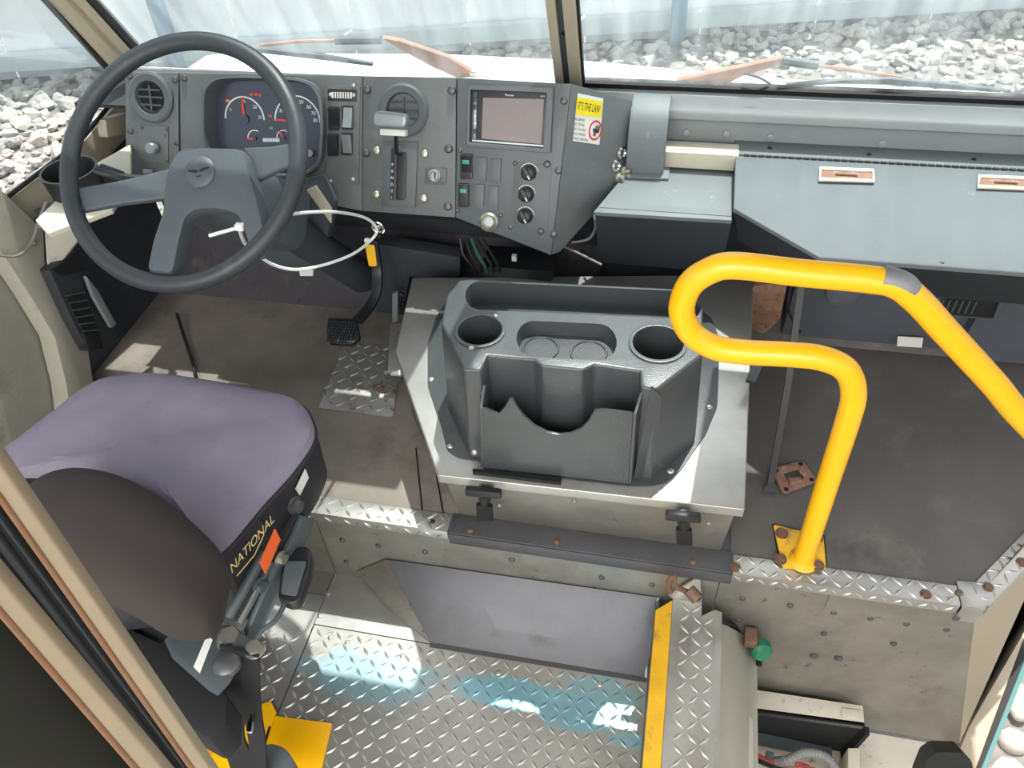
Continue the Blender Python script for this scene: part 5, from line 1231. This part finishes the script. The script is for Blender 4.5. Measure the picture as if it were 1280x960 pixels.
tag(bk_, 'rounded dark grey pad on the yellow base plate', 'pad')

# ================================================================== FOREGROUND DOOR POST
fpn = sroot('trim_5', PR(120, 900, .55))
def post(name, a, b, m, h=.55, th=.014, par=fpn, bev=.002):
    """upright strip: a = two pixels (left, right) high up, b = the two lower ones"""
    p0, p1, q0, q1 = PR(*a[0], h), PR(*a[1], h), PR(*b[0], h), PR(*b[1], h)
    u0, u1 = p0-q0, p1-q1
    g = [p0+u0*.5, p1+u1*.5, q1-u1*.6, q0-u0*.6]
    back = V((_f.x, _f.y, 0)).normalized()*th
    obj(name, prism(g, back), m, par, bevel=bev)
TANP = mat('tan_post_paint', '#94866f', .45, var=.06, metal=.1)
post('post_strip', ((0, 625), (0, 581)), ((238, 960), (262, 960)), TANP, .55)
post('post_strip', ((0, 768), (0, 725)), ((168, 960), (202, 960)), TANP, .54)
post('post_channel', ((0, 728), (0, 624)), ((200, 960), (240, 960)), RUBBER, .56, .01)
post('seal_lip', ((0, 690), (0, 675)), ((212, 960), (217, 960)), DARKC, .555, .006)
post('seal_lip', ((0, 655), (0, 647)), ((228, 960), (232, 960)), DARKC, .555, .006)
BRN = mat('brown_post_edge', '#7d5a40', .5)
post('post_edge', ((0, 632), (0, 620)), ((234, 960), (241, 960)), BRN, .548, .01)
post('post_edge', ((0, 775), (0, 763)), ((162, 960), (171, 960)), BRN, .538, .01)
wp = sroot('wall_back', PR(60, 900, .56))
p0, p1, q0, q1 = PR(-260, 768, .56), PR(0, 762, .56), PR(-120, 960, .56), PR(170, 960, .56)
obj('partition', prism([p0+(p0-q0)*.6, p1+(p1-q1)*.6, q1-(p1-q1)*.6, q0-(p0-q0)*.6], V((_f.x, _f.y, 0)).normalized()*.02), PARTB, wp)
# wire on the left jamb
tg = obj('thin_wire', tube(smooth_path([PX(-10, 318, -1.55), PX(20, 320, -1.55), PX(38, 305, -1.55), PX(50, 272, -1.54), PX(58, 252, -1.53)], 6), .0035, 6), GREYC)
tag(tg, 'thin grey wire drooping over the left jamb post', 'wire')

# ================================================================== CUP HOLDER AND KICK VENT ON THE LEFT
chd = thing('cup_holder', 'black round cup holder on the sill at the left of the wheel', 'cup holder', PX(80, 270, -1.45))
ctp = PX(86, 213, -1.44); cbt = V((ctp.x, ctp.y, PX(80, 272, -1.44).z))
rc_ = .066
cb_ = PY(80, 262, ctp.y); hgt = ctp.z-cb_.z
obj('cup', lathe([(rc_*.86, -hgt), (rc_, 0), (rc_*1.02, .003), (rc_*.93, .003), (rc_*.90, -.004), (rc_*.78, -hgt+.008), (0, -hgt+.008)], ctp, Z, 36), BLACK, chd)
obj('cup_arm', prism([PY(118, 210, ctp.y+.02), PY(150, 222, ctp.y+.05), PY(150, 242, ctp.y+.05), PY(118, 240, ctp.y+.02)], (0, .03, 0)), BLACK, chd, bevel=.008)
obj('mount_plate', prism([PZ(42, 262, cb_.z-.001), PZ(100, 238, cb_.z-.001), PZ(146, 258, cb_.z-.001), PZ(100, 279, cb_.z-.001), PZ(60, 276, cb_.z-.001)], (0, 0, -.008)), STEELG, chd, bevel=.002)
obj('support_panel', prism([PX(55, 282, -1.56), PX(108, 287, -1.48), PX(66, 340, -1.56), PX(58, 330, -1.56)], (0, .01, -.004)), PUTTY, chd, bevel=.002)
kv = thing('kick_vent', 'dark mesh heater vent on the left kick panel by the door', 'vent', PX(110, 430, -1.5))
xk = -1.535
obj('vent_body', prism([PX(x, y, xk) for x, y in ((62, 338), (95, 312), (122, 352), (150, 428), (112, 440), (90, 400))], (-.06, 0, 0)), DARKC, kv, bevel=.006)
obj('mesh_panel', prism([PX(x, y, xk+.004) for x, y in ((82, 370), (106, 365), (122, 412), (104, 414))], (-.006, 0, 0)), BLKV, kv)
for k in range(6):
    a = PX(82, 370, xk+.006).lerp(PX(104, 414, xk+.006), k/5); b = PX(106, 365, xk+.006).lerp(PX(122, 412, xk+.006), k/5)
    obj('mesh_bar', tube([a, b], .0018, 5), DASH2, kv)
obj('upper_recess', prism([PX(x, y, xk+.004) for x, y in ((66, 338), (95, 318), (106, 338), (78, 345))], (-.006, 0, 0)), BLKV, kv)
obj('chrome_rail', prism([PX(x, y, xk+.02) for x, y in ((108, 345), (122, 362), (146, 405), (140, 410), (118, 372))], (-.012, 0, 0)), SILV, kv, bevel=.002)
obj('lower_foot', prism([PX(x, y, xk+.006) for x, y in ((104, 416), (124, 414), (130, 436), (112, 438))], (-.03, 0, 0)), BLKV, kv, bevel=.004)
